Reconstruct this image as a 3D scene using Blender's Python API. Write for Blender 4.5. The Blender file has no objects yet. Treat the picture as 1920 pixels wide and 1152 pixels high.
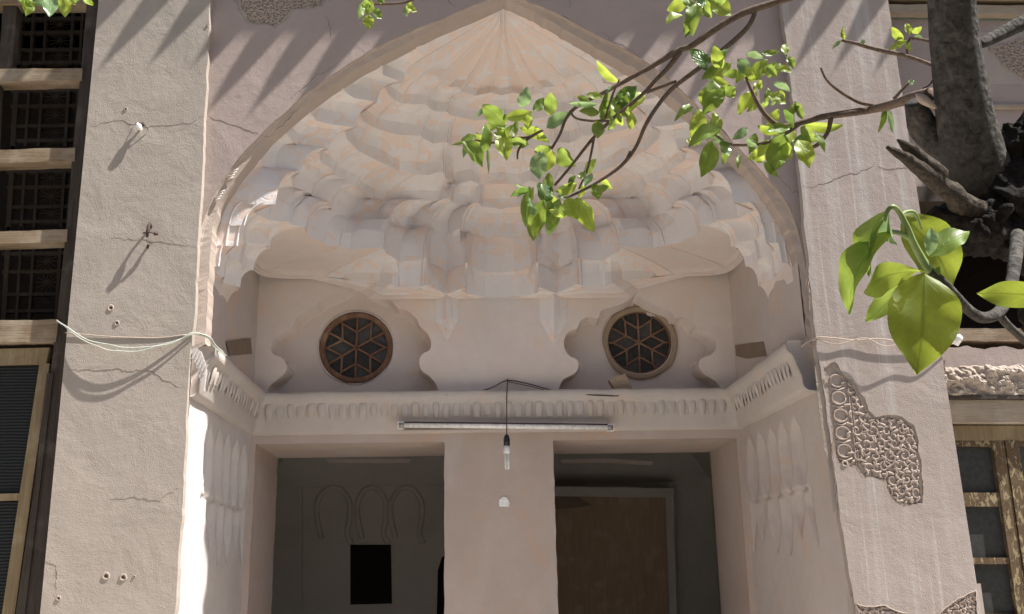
import bpy, math, random
import numpy as np
from mathutils import Vector, noise, geometry
random.seed(7)
S = bpy.context.scene
C = S.collection
R = math.radians

# ---------------------------------------------------------------- camera
F, W0, H0 = 1850.0, 1920.0, 1152.0
CAM = Vector((-0.12, -4.5, 1.6))
YAW, PIT, ROL = R(2.45), R(15.5), R(1.1)
fw = Vector((math.sin(YAW)*math.cos(PIT), math.cos(YAW)*math.cos(PIT), math.sin(PIT)))
r0 = Vector((math.cos(YAW), -math.sin(YAW), 0)); u0 = r0.cross(fw)
rt = r0*math.cos(ROL) - u0*math.sin(ROL)
up = u0*math.cos(ROL) + r0*math.sin(ROL)
cd = bpy.data.cameras.new('camera'); cam = bpy.data.objects.new('camera', cd); C.objects.link(cam)
cam.location = CAM
from mathutils import Matrix
M = Matrix((rt, up, -fw)).transposed()
cam.rotation_euler = M.to_euler()
cd.sensor_width = 36; cd.lens = 36*F/W0; cd.clip_end = 500; cd.clip_start = 0.02
S.camera = cam

# ---------------------------------------------------------------- light
KX, KZ = 3.4, 5.4
SUN = Vector((KX, -1.0, KZ)).normalized()
w = bpy.data.worlds.new('World'); S.world = w; w.use_nodes = True
nt = w.node_tree; bg = nt.nodes['Background']
sky = nt.nodes.new('ShaderNodeTexSky'); sky.sky_type = 'NISHITA'; sky.sun_disc = False
sky.sun_elevation = math.asin(SUN.z)
sky.sun_rotation = math.atan2(SUN.x, SUN.y)
sky.dust_density = 2.5
nt.links.new(sky.outputs[0], bg.inputs[0]); bg.inputs[1].default_value = 0.055
sl = bpy.data.lights.new('sun', 'SUN'); sl.energy = 5.0; sl.angle = R(0.5); sl.color = (1.0, 0.96, 0.90)
so = bpy.data.objects.new('sun', sl); C.objects.link(so); so.location = (4, -3, 9)
so.rotation_euler = SUN.to_track_quat('Z', 'Y').to_euler()
S.view_settings.view_transform = 'Standard'; S.view_settings.look = 'None'
S.view_settings.gamma = 1; S.view_settings.use_curve_mapping = False
S.view_settings.exposure = 1.07
S.cycles.max_bounces = 10; S.cycles.diffuse_bounces = 6; S.cycles.use_denoising = True

# ---------------------------------------------------------------- pixel rays used to survey the place
def ray(px, py):
    return fw + rt*((px-W0/2)/F) + up*(-(py-H0/2)/F)
def P(px, py, Y):
    d = ray(px, py); return CAM + d*((Y-CAM.y)/d.y)
def PXX(px, py, X):
    d = ray(px, py); return CAM + d*((X-CAM.x)/d.x)
def Dp(px, py, dist):
    return CAM + ray(px, py)*dist

# ---------------------------------------------------------------- materials
def nodemat(name):
    m = bpy.data.materials.new(name); m.use_nodes = True
    t = m.node_tree; return m, t, t.nodes['Principled BSDF']
def N(t, k, **kw):
    n = t.nodes.new(k)
    for a, b in kw.items():
        setattr(n, a, b)
    return n
def pos(t, scale=(1, 1, 1)):
    g = N(t, 'ShaderNodeNewGeometry'); mp = N(t, 'ShaderNodeMapping')
    mp.inputs['Scale'].default_value = scale
    t.links.new(g.outputs['Position'], mp.inputs[0]); return mp.outputs[0]
def nz(t, vec, scale, detail=6, rough=.55, dist=0.0):
    n = N(t, 'ShaderNodeTexNoise'); n.inputs['Scale'].default_value = scale
    n.inputs['Detail'].default_value = detail; n.inputs['Roughness'].default_value = rough
    n.inputs['Distortion'].default_value = dist
    t.links.new(vec, n.inputs['Vector']); return n.outputs['Fac']
def ramp(t, fac, a, b, ca=(0, 0, 0, 1), cb=(1, 1, 1, 1)):
    r_ = N(t, 'ShaderNodeValToRGB'); e = r_.color_ramp.elements
    e[0].position = a; e[1].position = b; e[0].color = ca; e[1].color = cb
    t.links.new(fac, r_.inputs[0]); return r_.outputs[0]
def mix(t, fac, a, b, mode='MIX'):
    m = N(t, 'ShaderNodeMix', data_type='RGBA', blend_type=mode)
    for inp, v in ((m.inputs[0], fac), (m.inputs[6], a), (m.inputs[7], b)):
        if isinstance(v, (int, float)): inp.default_value = v
        elif isinstance(v, tuple): inp.default_value = v if len(v) == 4 else v+(1,)
        else: t.links.new(v, inp)
    return m.outputs[2]
def bump(t, b, h, strength=.5, dist=.005):
    n = N(t, 'ShaderNodeBump'); n.inputs['Strength'].default_value = strength
    n.inputs['Distance'].default_value = dist
    t.links.new(h, n.inputs['Height']); t.links.new(n.outputs[0], b.inputs['Normal'])
def addf(t, a, b, k=1.0):
    m = N(t, 'ShaderNodeMath', operation='MULTIPLY_ADD'); t.links.new(b, m.inputs[0])
    m.inputs[1].default_value = k; t.links.new(a, m.inputs[2]); return m.outputs[0]

def plaster(name, base, dark, light, patch=None, patch_lo=.56, patch_hi=.565, patch_scale=9, streak=None, grain=.7, gscale=220, stain=None, patch2=None, med=1.0, uvpatch=False, und=0.0):
    m, t, b = nodemat(name); v = pos(t)
    c = mix(t, ramp(t, nz(t, v, 2.2, 5), .35, .68), dark+(1,), light+(1,))
    c = mix(t, .55, c, base+(1,))
    c = mix(t, ramp(t, nz(t, v, 14, 6, .65), .35, .7), c, mix(t, .35, c, dark+(1,)))
    n_fine = nz(t, v, 90, 4, .7)
    c = mix(t, ramp(t, n_fine, .42, .70, (0, 0, 0, 1), (.22, .22, .22, 1)), c, dark+(1,))
    h = nz(t, v, gscale, 3, .6)
    hm = nz(t, v, 26, 6, .6)
    hh = addf(t, addf(t, h, hm, med), nz(t, v, 4.5, 4, .55, .5), und)
    if stain:
        sv = pos(t, (1.0, 1.0, .55))
        c = mix(t, ramp(t, nz(t, sv, 3.1, 5, .6, .6), .55, .72, (0, 0, 0, 1), (.6, .6, .6, 1)), c, stain+(1,))
    if patch2:
        f = ramp(t, nz(t, v, 3.4, 6, .62, .8), .56, .62, (0, 0, 0, 1), (.55, .55, .55, 1))
        c = mix(t, f, c, patch2+(1,))
    if patch:
        big = nz(t, v, 2.6, 2, .5)
        f0 = nz(t, v, patch_scale, 3, .5, 1.2)
        f1 = addf(t, f0, big, .45)
        if uvpatch:
            uvn = N(t, 'ShaderNodeUVMap'); sp_ = N(t, 'ShaderNodeSeparateXYZ'); t.links.new(uvn.outputs[0], sp_.inputs[0])
            f1 = addf(t, f1, sp_.outputs[1], .13)
            au = N(t, 'ShaderNodeMath', operation='SUBTRACT'); t.links.new(sp_.outputs[0], au.inputs[0]); au.inputs[1].default_value = .5
            ab = N(t, 'ShaderNodeMath', operation='ABSOLUTE'); t.links.new(au.outputs[0], ab.inputs[0])
            f1 = addf(t, f1, ab.outputs[0], .16)
        f = ramp(t, f1, patch_lo, patch_hi)
        c = mix(t, f, c, patch+(1,))
        inv = ramp(t, f1, patch_lo, patch_hi, (1, 1, 1, 1), (0, 0, 0, 1))
        hh = addf(t, hh, inv, 1.2)
    if streak:
        sv = pos(t, (1, 1, .035))
        f = ramp(t, nz(t, sv, 11, 3, .6), .50, .66, (0, 0, 0, 1), (.75, .75, .75, 1))
        c = mix(t, f, c, streak+(1,))
        sv2 = pos(t, (1, 1, .02))
        f2 = ramp(t, nz(t, sv2, 60, 2, .5), .62, .72, (0, 0, 0, 1), (.5, .5, .5, 1))
        c = mix(t, f2, c, (min(1, streak[0]*1.15), min(1, streak[1]*1.17), min(1, streak[2]*1.2), 1))
    t.links.new(c, b.inputs['Base Color']); b.inputs['Roughness'].default_value = .92
    b.inputs['Specular IOR Level'].default_value = .15
    bump(t, b, hh, grain, .0035)
    return m
M_left = plaster('plaster_grey_beige', (.425, .365, .318), (.35, .31, .27), (.45, .395, .345), stain=(.345, .315, .27), grain=.65, und=4.5)
M_span = plaster('plaster_pink', (.41, .335, .305), (.35, .285, .26), (.46, .375, .34), stain=(.345, .285, .25), grain=.6, und=4.0)
M_right = plaster('plaster_pink_streaked', (.41, .345, .31), (.35, .295, .265), (.45, .385, .345), streak=(.46, .42, .395), grain=.7, und=3.5)
M_vault = plaster('plaster_white_pink', (.76, .72, .705), (.68, .635, .62), (.79, .755, .74), patch=(.76, .64, .57), patch_lo=.90, patch_hi=.908, patch_scale=10, grain=.4, stain=(.70, .68, .67), uvpatch=True)
M_dome = plaster('plaster_flaked_peach', (.76, .72, .705), (.68, .635, .62), (.79, .755, .74), patch=(.76, .64, .57), patch_lo=.83, patch_hi=.835, patch_scale=12, grain=.4, uvpatch=True)
M_vault2 = plaster('plaster_peach_cell', (.76, .72, .705), (.68, .635, .62), (.79, .755, .74), patch=(.76, .64, .57), patch_lo=.83, patch_hi=.838, patch_scale=9, grain=.4, stain=(.70, .68, .67), uvpatch=True)
M_mud = plaster('mud_brick_wall', (.22, .18, .14), (.17, .135, .10), (.26, .215, .17), grain=1.0)
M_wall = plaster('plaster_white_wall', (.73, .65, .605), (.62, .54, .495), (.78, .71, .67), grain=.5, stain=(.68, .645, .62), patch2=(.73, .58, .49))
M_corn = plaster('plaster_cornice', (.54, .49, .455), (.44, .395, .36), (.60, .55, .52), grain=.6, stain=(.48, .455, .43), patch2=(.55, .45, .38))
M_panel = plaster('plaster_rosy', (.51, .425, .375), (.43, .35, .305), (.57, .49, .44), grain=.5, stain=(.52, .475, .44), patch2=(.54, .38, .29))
M_reveal = plaster('plaster_whitewash', (.60, .56, .53), (.50, .455, .43), (.67, .63, .60), grain=.5)
M_sidew = plaster('plaster_side_wall', (.54, .475, .44), (.45, .39, .355), (.61, .55, .51), grain=.5, stain=(.48, .46, .445), patch2=(.57, .42, .33))
M_room = plaster('plaster_dingy', (.56, .535, .49), (.43, .41, .37), (.62, .60, .56), grain=.4)
M_band = plaster('plaster_bare_brown', (.45, .375, .325), (.37, .305, .26), (.50, .43, .38), grain=.8, stain=(.49, .40, .34))
M_scar = plaster('mud_scar', (.26, .20, .15), (.19, .14, .11), (.32, .25, .19), grain=1.0)
M_brick = plaster('tan_brick', (.38, .30, .22), (.31, .24, .17), (.44, .35, .27), grain=1.0)
M_rough = plaster('broken_gypsum', (.42, .35, .29), (.24, .19, .155), (.56, .49, .42), grain=1.3, gscale=70)
M_reliefm = plaster('stucco_relief', (.44, .36, .31), (.34, .27, .23), (.50, .42, .36), grain=.8)
M_relfloor = plaster('stucco_ground', (.45, .38, .335), (.38, .315, .27), (.50, .43, .385), grain=.8)

def wood(name, base, dark, pale, paleamt=.5, axis='z', flake=None):
    m, t, b = nodemat(name)
    v = pos(t, (18, 18, 1.2) if axis == 'z' else (1.2, 18, 18))
    c = mix(t, ramp(t, nz(t, v, 3.5, 6, .65, .4), .3, .7), dark+(1,), base+(1,))
    v2 = pos(t)
    f = ramp(t, nz(t, v2, 7, 5, .6), .62-.25*paleamt, .70)
    c = mix(t, f, c, mix(t, .7, c, pale+(1,)))
    h = nz(t, v, 7, 5, .7)
    if flake:
        fl = nz(t, pos(t, (1, 1, .45)), 42, 6, .75, .4)
        c = mix(t, ramp(t, fl, .53, .56), c, flake+(1,)); h = addf(t, h, ramp(t, fl, .50, .53), .8)
    t.links.new(c, b.inputs['Base Color']); b.inputs['Roughness'].default_value = .8
    b.inputs['Specular IOR Level'].default_value = .2
    bump(t, b, h, .8, .004); return m
M_wdark = wood('weathered_dark_wood', (.085, .068, .055), (.045, .035, .028), (.13, .11, .09), .3)
M_wrail = wood('weathered_rail_wood', (.30, .225, .15), (.17, .12, .075), (.42, .36, .28), .7, 'x')
M_wyel = wood('yellowed_painted_wood', (.30, .23, .135), (.20, .145, .08), (.38, .31, .2), .5, 'z', flake=None)
M_wflake = wood('flaking_cream_painted_wood', (.16, .11, .065), (.10, .065, .038), (.19, .135, .085), .2, 'z', flake=(.33, .265, .155))
M_wbeam = wood('pale_board', (.40, .33, .25), (.30, .24, .17), (.46, .40, .33), .6, 'x')
M_lat = wood('lattice_wood', (.06, .047, .036), (.035, .027, .02), (.08, .065, .052), .3)
M_door = wood('old_door_board', (.46, .34, .245), (.35, .25, .175), (.52, .41, .31), .4)
M_red = wood('red_brown_frame', (.24, .135, .09), (.15, .08, .055), (.36, .25, .17), .4)

def simple(name, col, rough=.6, spec=.4, metal=0, emis=None):
    m, t, b = nodemat(name); v = pos(t)
    c = mix(t, ramp(t, nz(t, v, 40, 4), .3, .7), tuple(x*.8 for x in col)+(1,), tuple(min(1, x*1.15) for x in col)+(1,))
    t.links.new(c, b.inputs['Base Color']); b.inputs['Roughness'].default_value = rough
    b.inputs['Specular IOR Level'].default_value = spec; b.inputs['Metallic'].default_value = metal
    return m
M_glass = simple('dusty_dark_glass', (.055, .055, .052), .45, .15)
M_glassb = simple('dusty_grey_glass', (.085, .085, .08), .45, .2)
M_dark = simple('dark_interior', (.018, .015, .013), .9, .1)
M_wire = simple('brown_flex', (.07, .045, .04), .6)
M_wirel = simple('pale_flex', (.50, .52, .45), .5)
M_blk = simple('black_plastic', (.015, .015, .016), .4)
M_tube = simple('tube_white_glass', (.88, .86, .82), .3, .5)
M_metal = simple('grey_metal_cap', (.35, .33, .31), .4, .5, .6)
M_white = simple('white_porcelain', (.88, .88, .87), .3, .5)
M_rust = simple('rusty_iron', (.09, .06, .05), .8, .3, .3)
M_crack = simple('crack_shadow', (.10, .075, .06), .95, .05)
M_lip = plaster('crack_lip', (.50, .42, .36), (.44, .36, .30), (.55, .46, .40), grain=.6)
M_roofm = simple('galvanised_eave', (.40, .39, .37), .5, .4, .4)
M_tile = simple('glazed_band', (.20, .25, .22), .5)

def leafmat(name, col, tr, gl=.40, mixf=.44):
    m, t, b = nodemat(name)
    uv = N(t, 'ShaderNodeUVMap'); sp = N(t, 'ShaderNodeSeparateXYZ'); t.links.new(uv.outputs[0], sp.inputs[0])
    # midrib and side veins from the leaf's own coordinates
    av = N(t, 'ShaderNodeMath', operation='ABSOLUTE'); t.links.new(sp.outputs[1], av.inputs[0])
    mid = ramp(t, av.outputs[0], .02, .07, (1, 1, 1, 1), (0, 0, 0, 1))
    a1 = N(t, 'ShaderNodeMath', operation='MULTIPLY_ADD'); t.links.new(av.outputs[0], a1.inputs[0]); a1.inputs[1].default_value = -.35
    t.links.new(sp.outputs[0], a1.inputs[2])
    a2 = N(t, 'ShaderNodeMath', operation='MULTIPLY'); t.links.new(a1.outputs[0], a2.inputs[0]); a2.inputs[1].default_value = 44
    a3 = N(t, 'ShaderNodeMath', operation='SINE'); t.links.new(a2.outputs[0], a3.inputs[0])
    side = ramp(t, a3.outputs[0], .93, 1.0, (0, 0, 0, 1), (.5, .5, .5, 1))
    vein = mix(t, 1.0, mid, side, 'ADD')
    oi = N(t, 'ShaderNodeObjectInfo')
    v = pos(t); n1 = nz(t, v, 45, 4)
    lo = tuple(x*.72 for x in col)+(1,); hi = tuple(x*1.25 for x in col)+(1,)
    c = mix(t, ramp(t, n1, .3, .7), lo, hi)
    c = mix(t, ramp(t, oi.outputs['Random'], 0, 1, (0, 0, 0, 1), (.6, .6, .6, 1)), c, (col[0]*.7, col[1]*.95, col[2]*.9, 1))
    cd_ = mix(t, mix(t, .45, (0, 0, 0, 1), vein), c, (col[0]*1.3+.02, col[1]*1.2+.02, col[2]*1.2, 1))
    t.links.new(cd_, b.inputs['Base Color'])
    b.inputs['Roughness'].default_value = gl; b.inputs['Specular IOR Level'].default_value = .55
    bump(t, b, vein, .35, .002)
    trn = N(t, 'ShaderNodeBsdfTranslucent')
    tc = mix(t, ramp(t, n1, .3, .7), tuple(x*.85 for x in tr)+(1,), tuple(min(1, x*1.15) for x in tr)+(1,))
    tc = mix(t, mix(t, .75, (0, 0, 0, 1), vein), tc, (tr[0]*.55, tr[1]*.6, tr[2]*.6, 1))
    t.links.new(tc, trn.inputs[0])
    mx = N(t, 'ShaderNodeMixShader'); mx.inputs[0].default_value = mixf
    t.links.new(b.outputs[0], mx.inputs[1]); t.links.new(trn.outputs[0], mx.inputs[2])
    t.links.new(mx.outputs[0], t.nodes['Material Output'].inputs[0]); return m
M_lg = leafmat('leaf_green', (.13, .21, .035), (.36, .47, .08))
M_ly = leafmat('leaf_lime', (.24, .32, .05), (.55, .66, .09))
M_ld = leafmat('leaf_dark_glossy', (.085, .15, .04), (.20, .33, .05), .25, .4)
M_lo = leafmat('leaf_olive', (.12, .16, .025), (.36, .43, .05), .5, .58)
M_lw = leafmat('leaf_pale', (.26, .36, .18), (.35, .5, .2), .18, .35)
M_stem = simple('green_stem', (.22, .30, .10), .5)

def bark(name, a, b_, c_, scale, amp):
    m, t, b = nodemat(name); v = pos(t)
    n1 = nz(t, v, scale, 8, .7, .5)
    c = mix(t, ramp(t, n1, .35, .65), a+(1,), b_+(1,))
    c = mix(t, ramp(t, nz(t, v, 9, 4), .5, .7), c, c_+(1,))
    vo = N(t, 'ShaderNodeTexVoronoi'); vo.inputs['Scale'].default_value = scale*1.6; t.links.new(v, vo.inputs['Vector'])
    h = addf(t, n1, vo.outputs['Distance'], .5)
    t.links.new(c, b.inputs['Base Color']); b.inputs['Roughness'].default_value = .9
    b.inputs['Specular IOR Level'].default_value = .15
    bump(t, b, h, .8, amp); return m
M_bark = bark('smooth_grey_bark', (.035, .033, .029), (.13, .12, .107), (.07, .064, .057), 60, .008)
M_burl = bark('black_rough_bark', (.008, .007, .006), (.05, .042, .036), (.028, .023, .02), 38, .035)
M_twig = bark('brown_twig_bark', (.11, .075, .055), (.22, .165, .13), (.16, .11, .085), 120, .001)
M_brok = bark('split_wood', (.035, .028, .022), (.11, .09, .07), (.075, .06, .047), 60, .012)

# ---------------------------------------------------------------- builders
def tag(o, label=None, cat=None, group=None, kind=None):
    if label: o['label'] = label
    if cat: o['category'] = cat
    if group: o['group'] = group
    if kind: o['kind'] = kind
    return o
ORG = {}
def mk(name, verts, faces, mat, parent=None, smooth=False, uvs=None):
    org = ORG.get(parent.name, Vector((0, 0, 0))) if parent else Vector((0, 0, 0))
    me = bpy.data.meshes.new(name)
    me.from_pydata([tuple(Vector(v)-org) for v in verts], [], faces); me.validate(); me.update()
    if mat: me.materials.append(mat)
    if smooth: me.polygons.foreach_set('use_smooth', [True]*len(me.polygons))
    if uvs:
        l = me.uv_layers.new(name='UVMap')
        for lp in me.loops: l.data[lp.index].uv = uvs[lp.vertex_index]
    o = bpy.data.objects.new(name, me); C.objects.link(o)
    if parent: o.parent = parent; ORG[o.name] = org
    return o
def empty(name, loc, label, cat, group=None):
    o = bpy.data.objects.new(name, None); C.objects.link(o); o.location = loc; ORG[o.name] = Vector(loc)
    o.empty_display_size = .1
    return tag(o, label, cat, group)
class MB:
    def __init__(s): s.v = []; s.f = []
    def add(s, v, f):
        n = len(s.v); s.v += [Vector(a) for a in v]; s.f += [tuple(i+n for i in q) for q in f]
    def box(s, a, b):
        x0, y0, z0 = a; x1, y1, z1 = b
        s.add([(x0, y0, z0), (x1, y0, z0), (x1, y1, z0), (x0, y1, z0), (x0, y0, z1), (x1, y0, z1), (x1, y1, z1), (x0, y1, z1)],
              [(0, 3, 2, 1), (4, 5, 6, 7), (0, 1, 5, 4), (1, 2, 6, 5), (2, 3, 7, 6), (3, 0, 4, 7)])
    def prism(s, poly, Y0, Y1, holes=(), back=True):
        """poly: list of (x,z); solid between Y0 (front) and Y1 (back)"""
        loops = [list(poly)]+[list(h) for h in holes]
        flat = [p for l in loops for p in l]
        tris = geometry.tessellate_polygon([[Vector((p[0], p[1], 0)) for p in l] for l in loops])
        n = len(flat)
        s_v = [(p[0], Y0, p[1]) for p in flat]+[(p[0], Y1, p[1]) for p in flat]
        f = []
        for a, b, c in tris:
            A, B_, C_ = flat[a], flat[b], flat[c]
            cr = (B_[0]-A[0])*(C_[1]-A[1])-(B_[1]-A[1])*(C_[0]-A[0])
            t = (a, b, c) if cr > 0 else (a, c, b)
            f.append(t)
            if back: f.append((t[0]+n, t[2]+n, t[1]+n))
        i = 0
        for l in loops:
            k = len(l)
            for j in range(k): f.append((i+j, i+(j+1) % k, i+(j+1) % k+n, i+j+n))
            i += k
        s.add(s_v, f)
    def tube(s, pts, rad, seg=8, disp=0, freq=10, caps=True, flat=1.0):
        pts = [Vector(p) for p in pts]; n = len(pts)
        if isinstance(rad, (int, float)): rad = [rad]*n
        ref = None; rows = []
        for i, p in enumerate(pts):
            d = (pts[min(i+1, n-1)]-pts[max(i-1, 0)]).normalized()
            if ref is None:
                ref = d.cross(Vector((0, 0, 1)));
                if ref.length < .1: ref = d.cross(Vector((1, 0, 0)))
                ref.normalize()
            ref = (ref - d*ref.dot(d)).normalized(); b = d.cross(ref)
            row = []
            for k in range(seg):
                a = 2*math.pi*k/seg
                q = ref*math.cos(a)+b*math.sin(a)*flat
                rr = rad[i]
                if disp: rr *= 1+disp*noise.fractal((p+q*rad[i])*freq, .8, 2.2, 4)
                row.append(p+q*rr)
            rows.append(row)
        v = [q for r_ in rows for q in r_]; f = []
        for i in range(n-1):
            for k in range(seg):
                a = i*seg+k; b2 = i*seg+(k+1) % seg
                f.append((a, b2, b2+seg, a+seg))
        if caps:
            f.append(tuple(range(seg-1, -1, -1))); f.append(tuple((n-1)*seg+k for k in range(seg)))
        s.add(v, f)
    def build(s, name, mat, parent=None, smooth=False):
        return mk(name, s.v, s.f, mat, parent, smooth)
def spline(pts, n=8):
    """Catmull-Rom through points (any dimension tuples)"""
    P_ = [np.array(p, float) for p in pts]; P_ = [2*P_[0]-P_[1]]+P_+[2*P_[-1]-P_[-2]]
    out = []
    for i in range(1, len(P_)-2):
        a, b, c, d = P_[i-1:i+3]
        for k in range(n):
            t = k/n
            out.append(.5*((2*b)+(-a+c)*t+(2*a-5*b+4*c-d)*t*t+(-a+3*b-3*c+d)*t**3))
    out.append(P_[-2]); return out
def xz(px, py, Y):
    p = P(px, py, Y); return (p.x, p.z)
def polyxz(lst, Y): return [xz(a, b, Y) for a, b in lst]
def wob(pts, amp=.003, step=.04, closed=False, seed=0):
    out = []; n = len(pts); rng = range(n if closed else n-1)
    for i in rng:
        a = Vector(pts[i]); b = Vector(pts[(i+1) % n]); L = (b-a).length; k = max(1, int(L/step))
        nn = Vector((-(b-a).y, (b-a).x)).normalized() if L > 0 else Vector((0, 0))
        for j in range(k):
            q = a.lerp(b, j/k)
            d = amp*noise.fractal(Vector((q.x*11, q.y*11, seed)), .7, 2, 4) if (j or i) else 0
            out.append((q.x+nn.x*d, q.y+nn.y*d))
    if not closed: out.append(tuple(pts[-1]))
    return out
def qp(name, quad, Y0, Y1, mat, parent, mb=None):
    m = mb or MB(); m.prism(polyxz(quad, Y0), Y0, Y1)
    if mb is None: return m.build(name, mat, parent)

# ================================================================ SETTING
g = mk('ground', [(-60, -60, 0), (60, -60, 0), (60, 60, 0), (-60, 60, 0)], [(0, 1, 2, 3)],
       plaster('brick_paving_dust', (.13, .11, .08), (.08, .07, .05), (.16, .14, .10), grain=.8)); tag(g, kind='structure')

m = MB(); m.box((-8.9, -3.4, .001), (9.1, 4.9, .012)); tg = m.build('bounce_terrace', plaster('pale_bounce_paving', (.62, .585, .54), (.54, .505, .46), (.68, .645, .60), grain=.8)); tag(tg, kind='structure')  # unseen pale paving, added and sized to bounce sunlight up under the vault
for nm, a_, b_, lb in (('courtyard_wall', (-9, -13.4, 0), (9.6, -13, 4.6), 'plain plaster wall on the far side of the courtyard behind the viewer'), ('courtyard_wall', (9.2, -13, 0), (9.6, 5, 4.2), 'plain plaster wall on the right side of the courtyard'), ('courtyard_wall', (-9.4, -13.4, 0), (-9, 5, 4.6), 'plain plaster wall on the left side of the courtyard')):
    m = MB(); m.box(a_, b_); tag(m.build(nm, M_mud), lb, 'wall')
B = empty('courtyard_house', (0, 0, 0), 'old pinkish plastered house front with a deep pointed-arch niche under a stalactite half dome', 'building')

def grow(poly_, d):
    c = sum((Vector(p) for p in poly_), Vector((0, 0)))/len(poly_); out = []; n = len(poly_)
    ar = sum(poly_[i][0]*poly_[(i+1) % n][1]-poly_[(i+1) % n][0]*poly_[i][1] for i in range(n)); sg = 1 if ar > 0 else -1
    for i in range(n):
        a = Vector(poly_[i-1]); b = Vector(poly_[(i+1) % n]); t = (b-a).normalized(); out.append((poly_[i][0]+t.y*d*sg, poly_[i][1]-t.x*d*sg))
    return out
# opening edges, surveyed on the facade plane
left_open = [(330, 1152), (340, 1000), (347, 850), (352, 740), (356, 650), (360, 600), (362, 540), (368, 480), (378, 425), (392, 385), (409, 352), (447, 296), (489, 252), (531, 212), (569, 180), (620, 142), (654, 119), (700, 92), (780, 55), (860, 22), (930, -8), (946, -20)]
right_open = [(962, -8), (1040, 22), (1123, 68), (1167, 90), (1222, 121), (1289, 180), (1327, 216), (1413, 305), (1455, 350), (1480, 385), (1497, 430), (1510, 490), (1520, 560), (1527, 640), (1540, 740), (1557, 850), (1580, 1000), (1604, 1152)]
left_in = [(388, 645), (391, 600), (395, 540), (398, 470), (402, 425), (412, 388), (426, 363), (440, 342), (503, 258), (566, 203), (620, 163), (677, 127), (757, 85), (820, 52), (896, 20), (945, -2)]
right_in = [(1000, 22), (1030, 40), (1120, 95), (1155, 112), (1218, 150), (1270, 194), (1300, 222), (1350, 268), (1400, 319), (1440, 373), (1465, 410), (1480, 440), (1495, 490), (1505, 560), (1511, 640)]
LO = polyxz(left_open, 0); RO = polyxz(right_open, 0)
zb = -0.02
LO0 = (LO[0][0]+(LO[0][0]-LO[3][0])*.0-0.01, zb); RO0 = (RO[-1][0]+.09, zb)
TOP = 5.72
hole = [LO0]+wob(LO, .006, .03)+wob(RO, .006, .03)[0:]+[RO0]
sp_l = P(393, 0, 0).x-.05; sp_r = P(1465, 0, 0).x+.25
rel1 = polyxz([(440, -45), (440, -10), (455, 18), (468, 38), (485, 43), (500, 46), (515, 50), (530, 36), (548, 16), (575, 12), (600, 10), (612, -10), (615, -45)], 0)
poly = [(sp_l-.12, zb)]+hole+[(sp_r+.2, zb), (sp_r+.2, TOP), (sp_l-.12, TOP)]
mb = MB(); mb.prism(poly, 0, .034, holes=[wob(grow(rel1, .014), .014, .012, True)])
mb.build('spandrel_wall', M_span, B)

# piers standing 36 mm proud
YP = -.044
ll = polyxz([(75, 1152), (185, 0)], YP)
def ext(a, b, z): t = (z-a[1])/(b[1]-a[1]); return (a[0]+(b[0]-a[0])*t, z)
pl = [ext(ll[0], ll[1], zb), ext(ll[0], ll[1], TOP)]
lr = polyxz([(327, 1152), (340, 980), (349, 800), (354, 690), (364, 600), (380, 300), (394, 0)], YP)
lr = [(lr[0][0]-.04, zb)]+wob(lr, .005, .03)+[ext(lr[-2], lr[-1], TOP)]
mb = MB(); mb.prism([pl[0]]+lr+[pl[1]], YP, -.001)
mb.box((pl[1][0]+.06, 0.0, zb), (sp_l-.125, .6, TOP))
mb.build('left_pier', M_left, B)
rl = polyxz([(1606, 1152), (1580, 1000), (1560, 850), (1545, 740), (1530, 640), (1518, 520), (1503, 360), (1488, 200), (1465, 0)], YP)
rr = polyxz([(1840, 1152), (1665, 0)], YP)
rel2px = [(1548, 690), (1562, 683), (1575, 700), (1590, 712), (1603, 728), (1625, 770), (1640, 785), (1665, 782), (1690, 786), (1708, 800), (1720, 830), (1724, 870), (1726, 942), (1700, 946), (1680, 940), (1668, 925), (1660, 900), (1640, 893), (1620, 892), (1606, 874), (1590, 866), (1574, 868), (1566, 840), (1556, 760)]
rel2 = polyxz(rel2px, YP)
rel3 = polyxz([(1612, 1152), (1604, 1132), (1625, 1138), (1660, 1136), (1680, 1146), (1700, 1150), (1700, 1190), (1612, 1190)], YP)
rel4 = polyxz([(1755, 1160), (1775, 1140), (1800, 1120), (1830, 1108), (1834, 1190), (1755, 1190)], YP)
rlw = [(rl[0][0]+.1, zb)]+wob(rl, .006, .03)+[ext(rl[-2], rl[-1], TOP)]
mb = MB(); mb.prism(rlw+[ext(rr[0], rr[1], TOP), ext(rr[0], rr[1], zb)], YP, -.001,
                    holes=[wob(grow(rel2, .010), .012, .010, True, 3), wob(rel3, .006, .012, True), wob(rel4, .006, .012, True)])
mb.box((sp_r+.21, 0.0, zb), (rr[1][0]-.08, .6, TOP))
mb.build('right_pier', M_right, B)

# arch band: recessed flat band + intrados
LI = polyxz(left_in, .03); RI = polyxz(right_in, .03)
outer = polyxz([(358, 655)]+[p for p in left_open if p[1] < 640], 0)+polyxz([p for p in right_open if p[1] <= 640]+[(1527, 655)], 0)
inner = [LI[0]]+LI+RI+[RI[-1]]
def resample(pts, n):
    pts = [Vector(p) for p in pts]; L = [0]
    for a, b in zip(pts, pts[1:]): L.append(L[-1]+(b-a).length)
    out = []; j = 0
    for i in range(n):
        s = L[-1]*i/(n-1)
        while j < len(L)-2 and L[j+1] < s: j += 1
        t = (s-L[j])/max(1e-9, L[j+1]-L[j]); out.append(pts[j].lerp(pts[j+1], min(1, t)))
    return out
na = 130
ia = [i for i, p in enumerate(outer) if p[1] == max(q[1] for q in outer)][0]
ii = [i for i, p in enumerate(inner) if p[1] == max(q[1] for q in inner)][0]
oL = resample(outer[:ia+1], na); oR = resample(outer[ia:], na)
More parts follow.
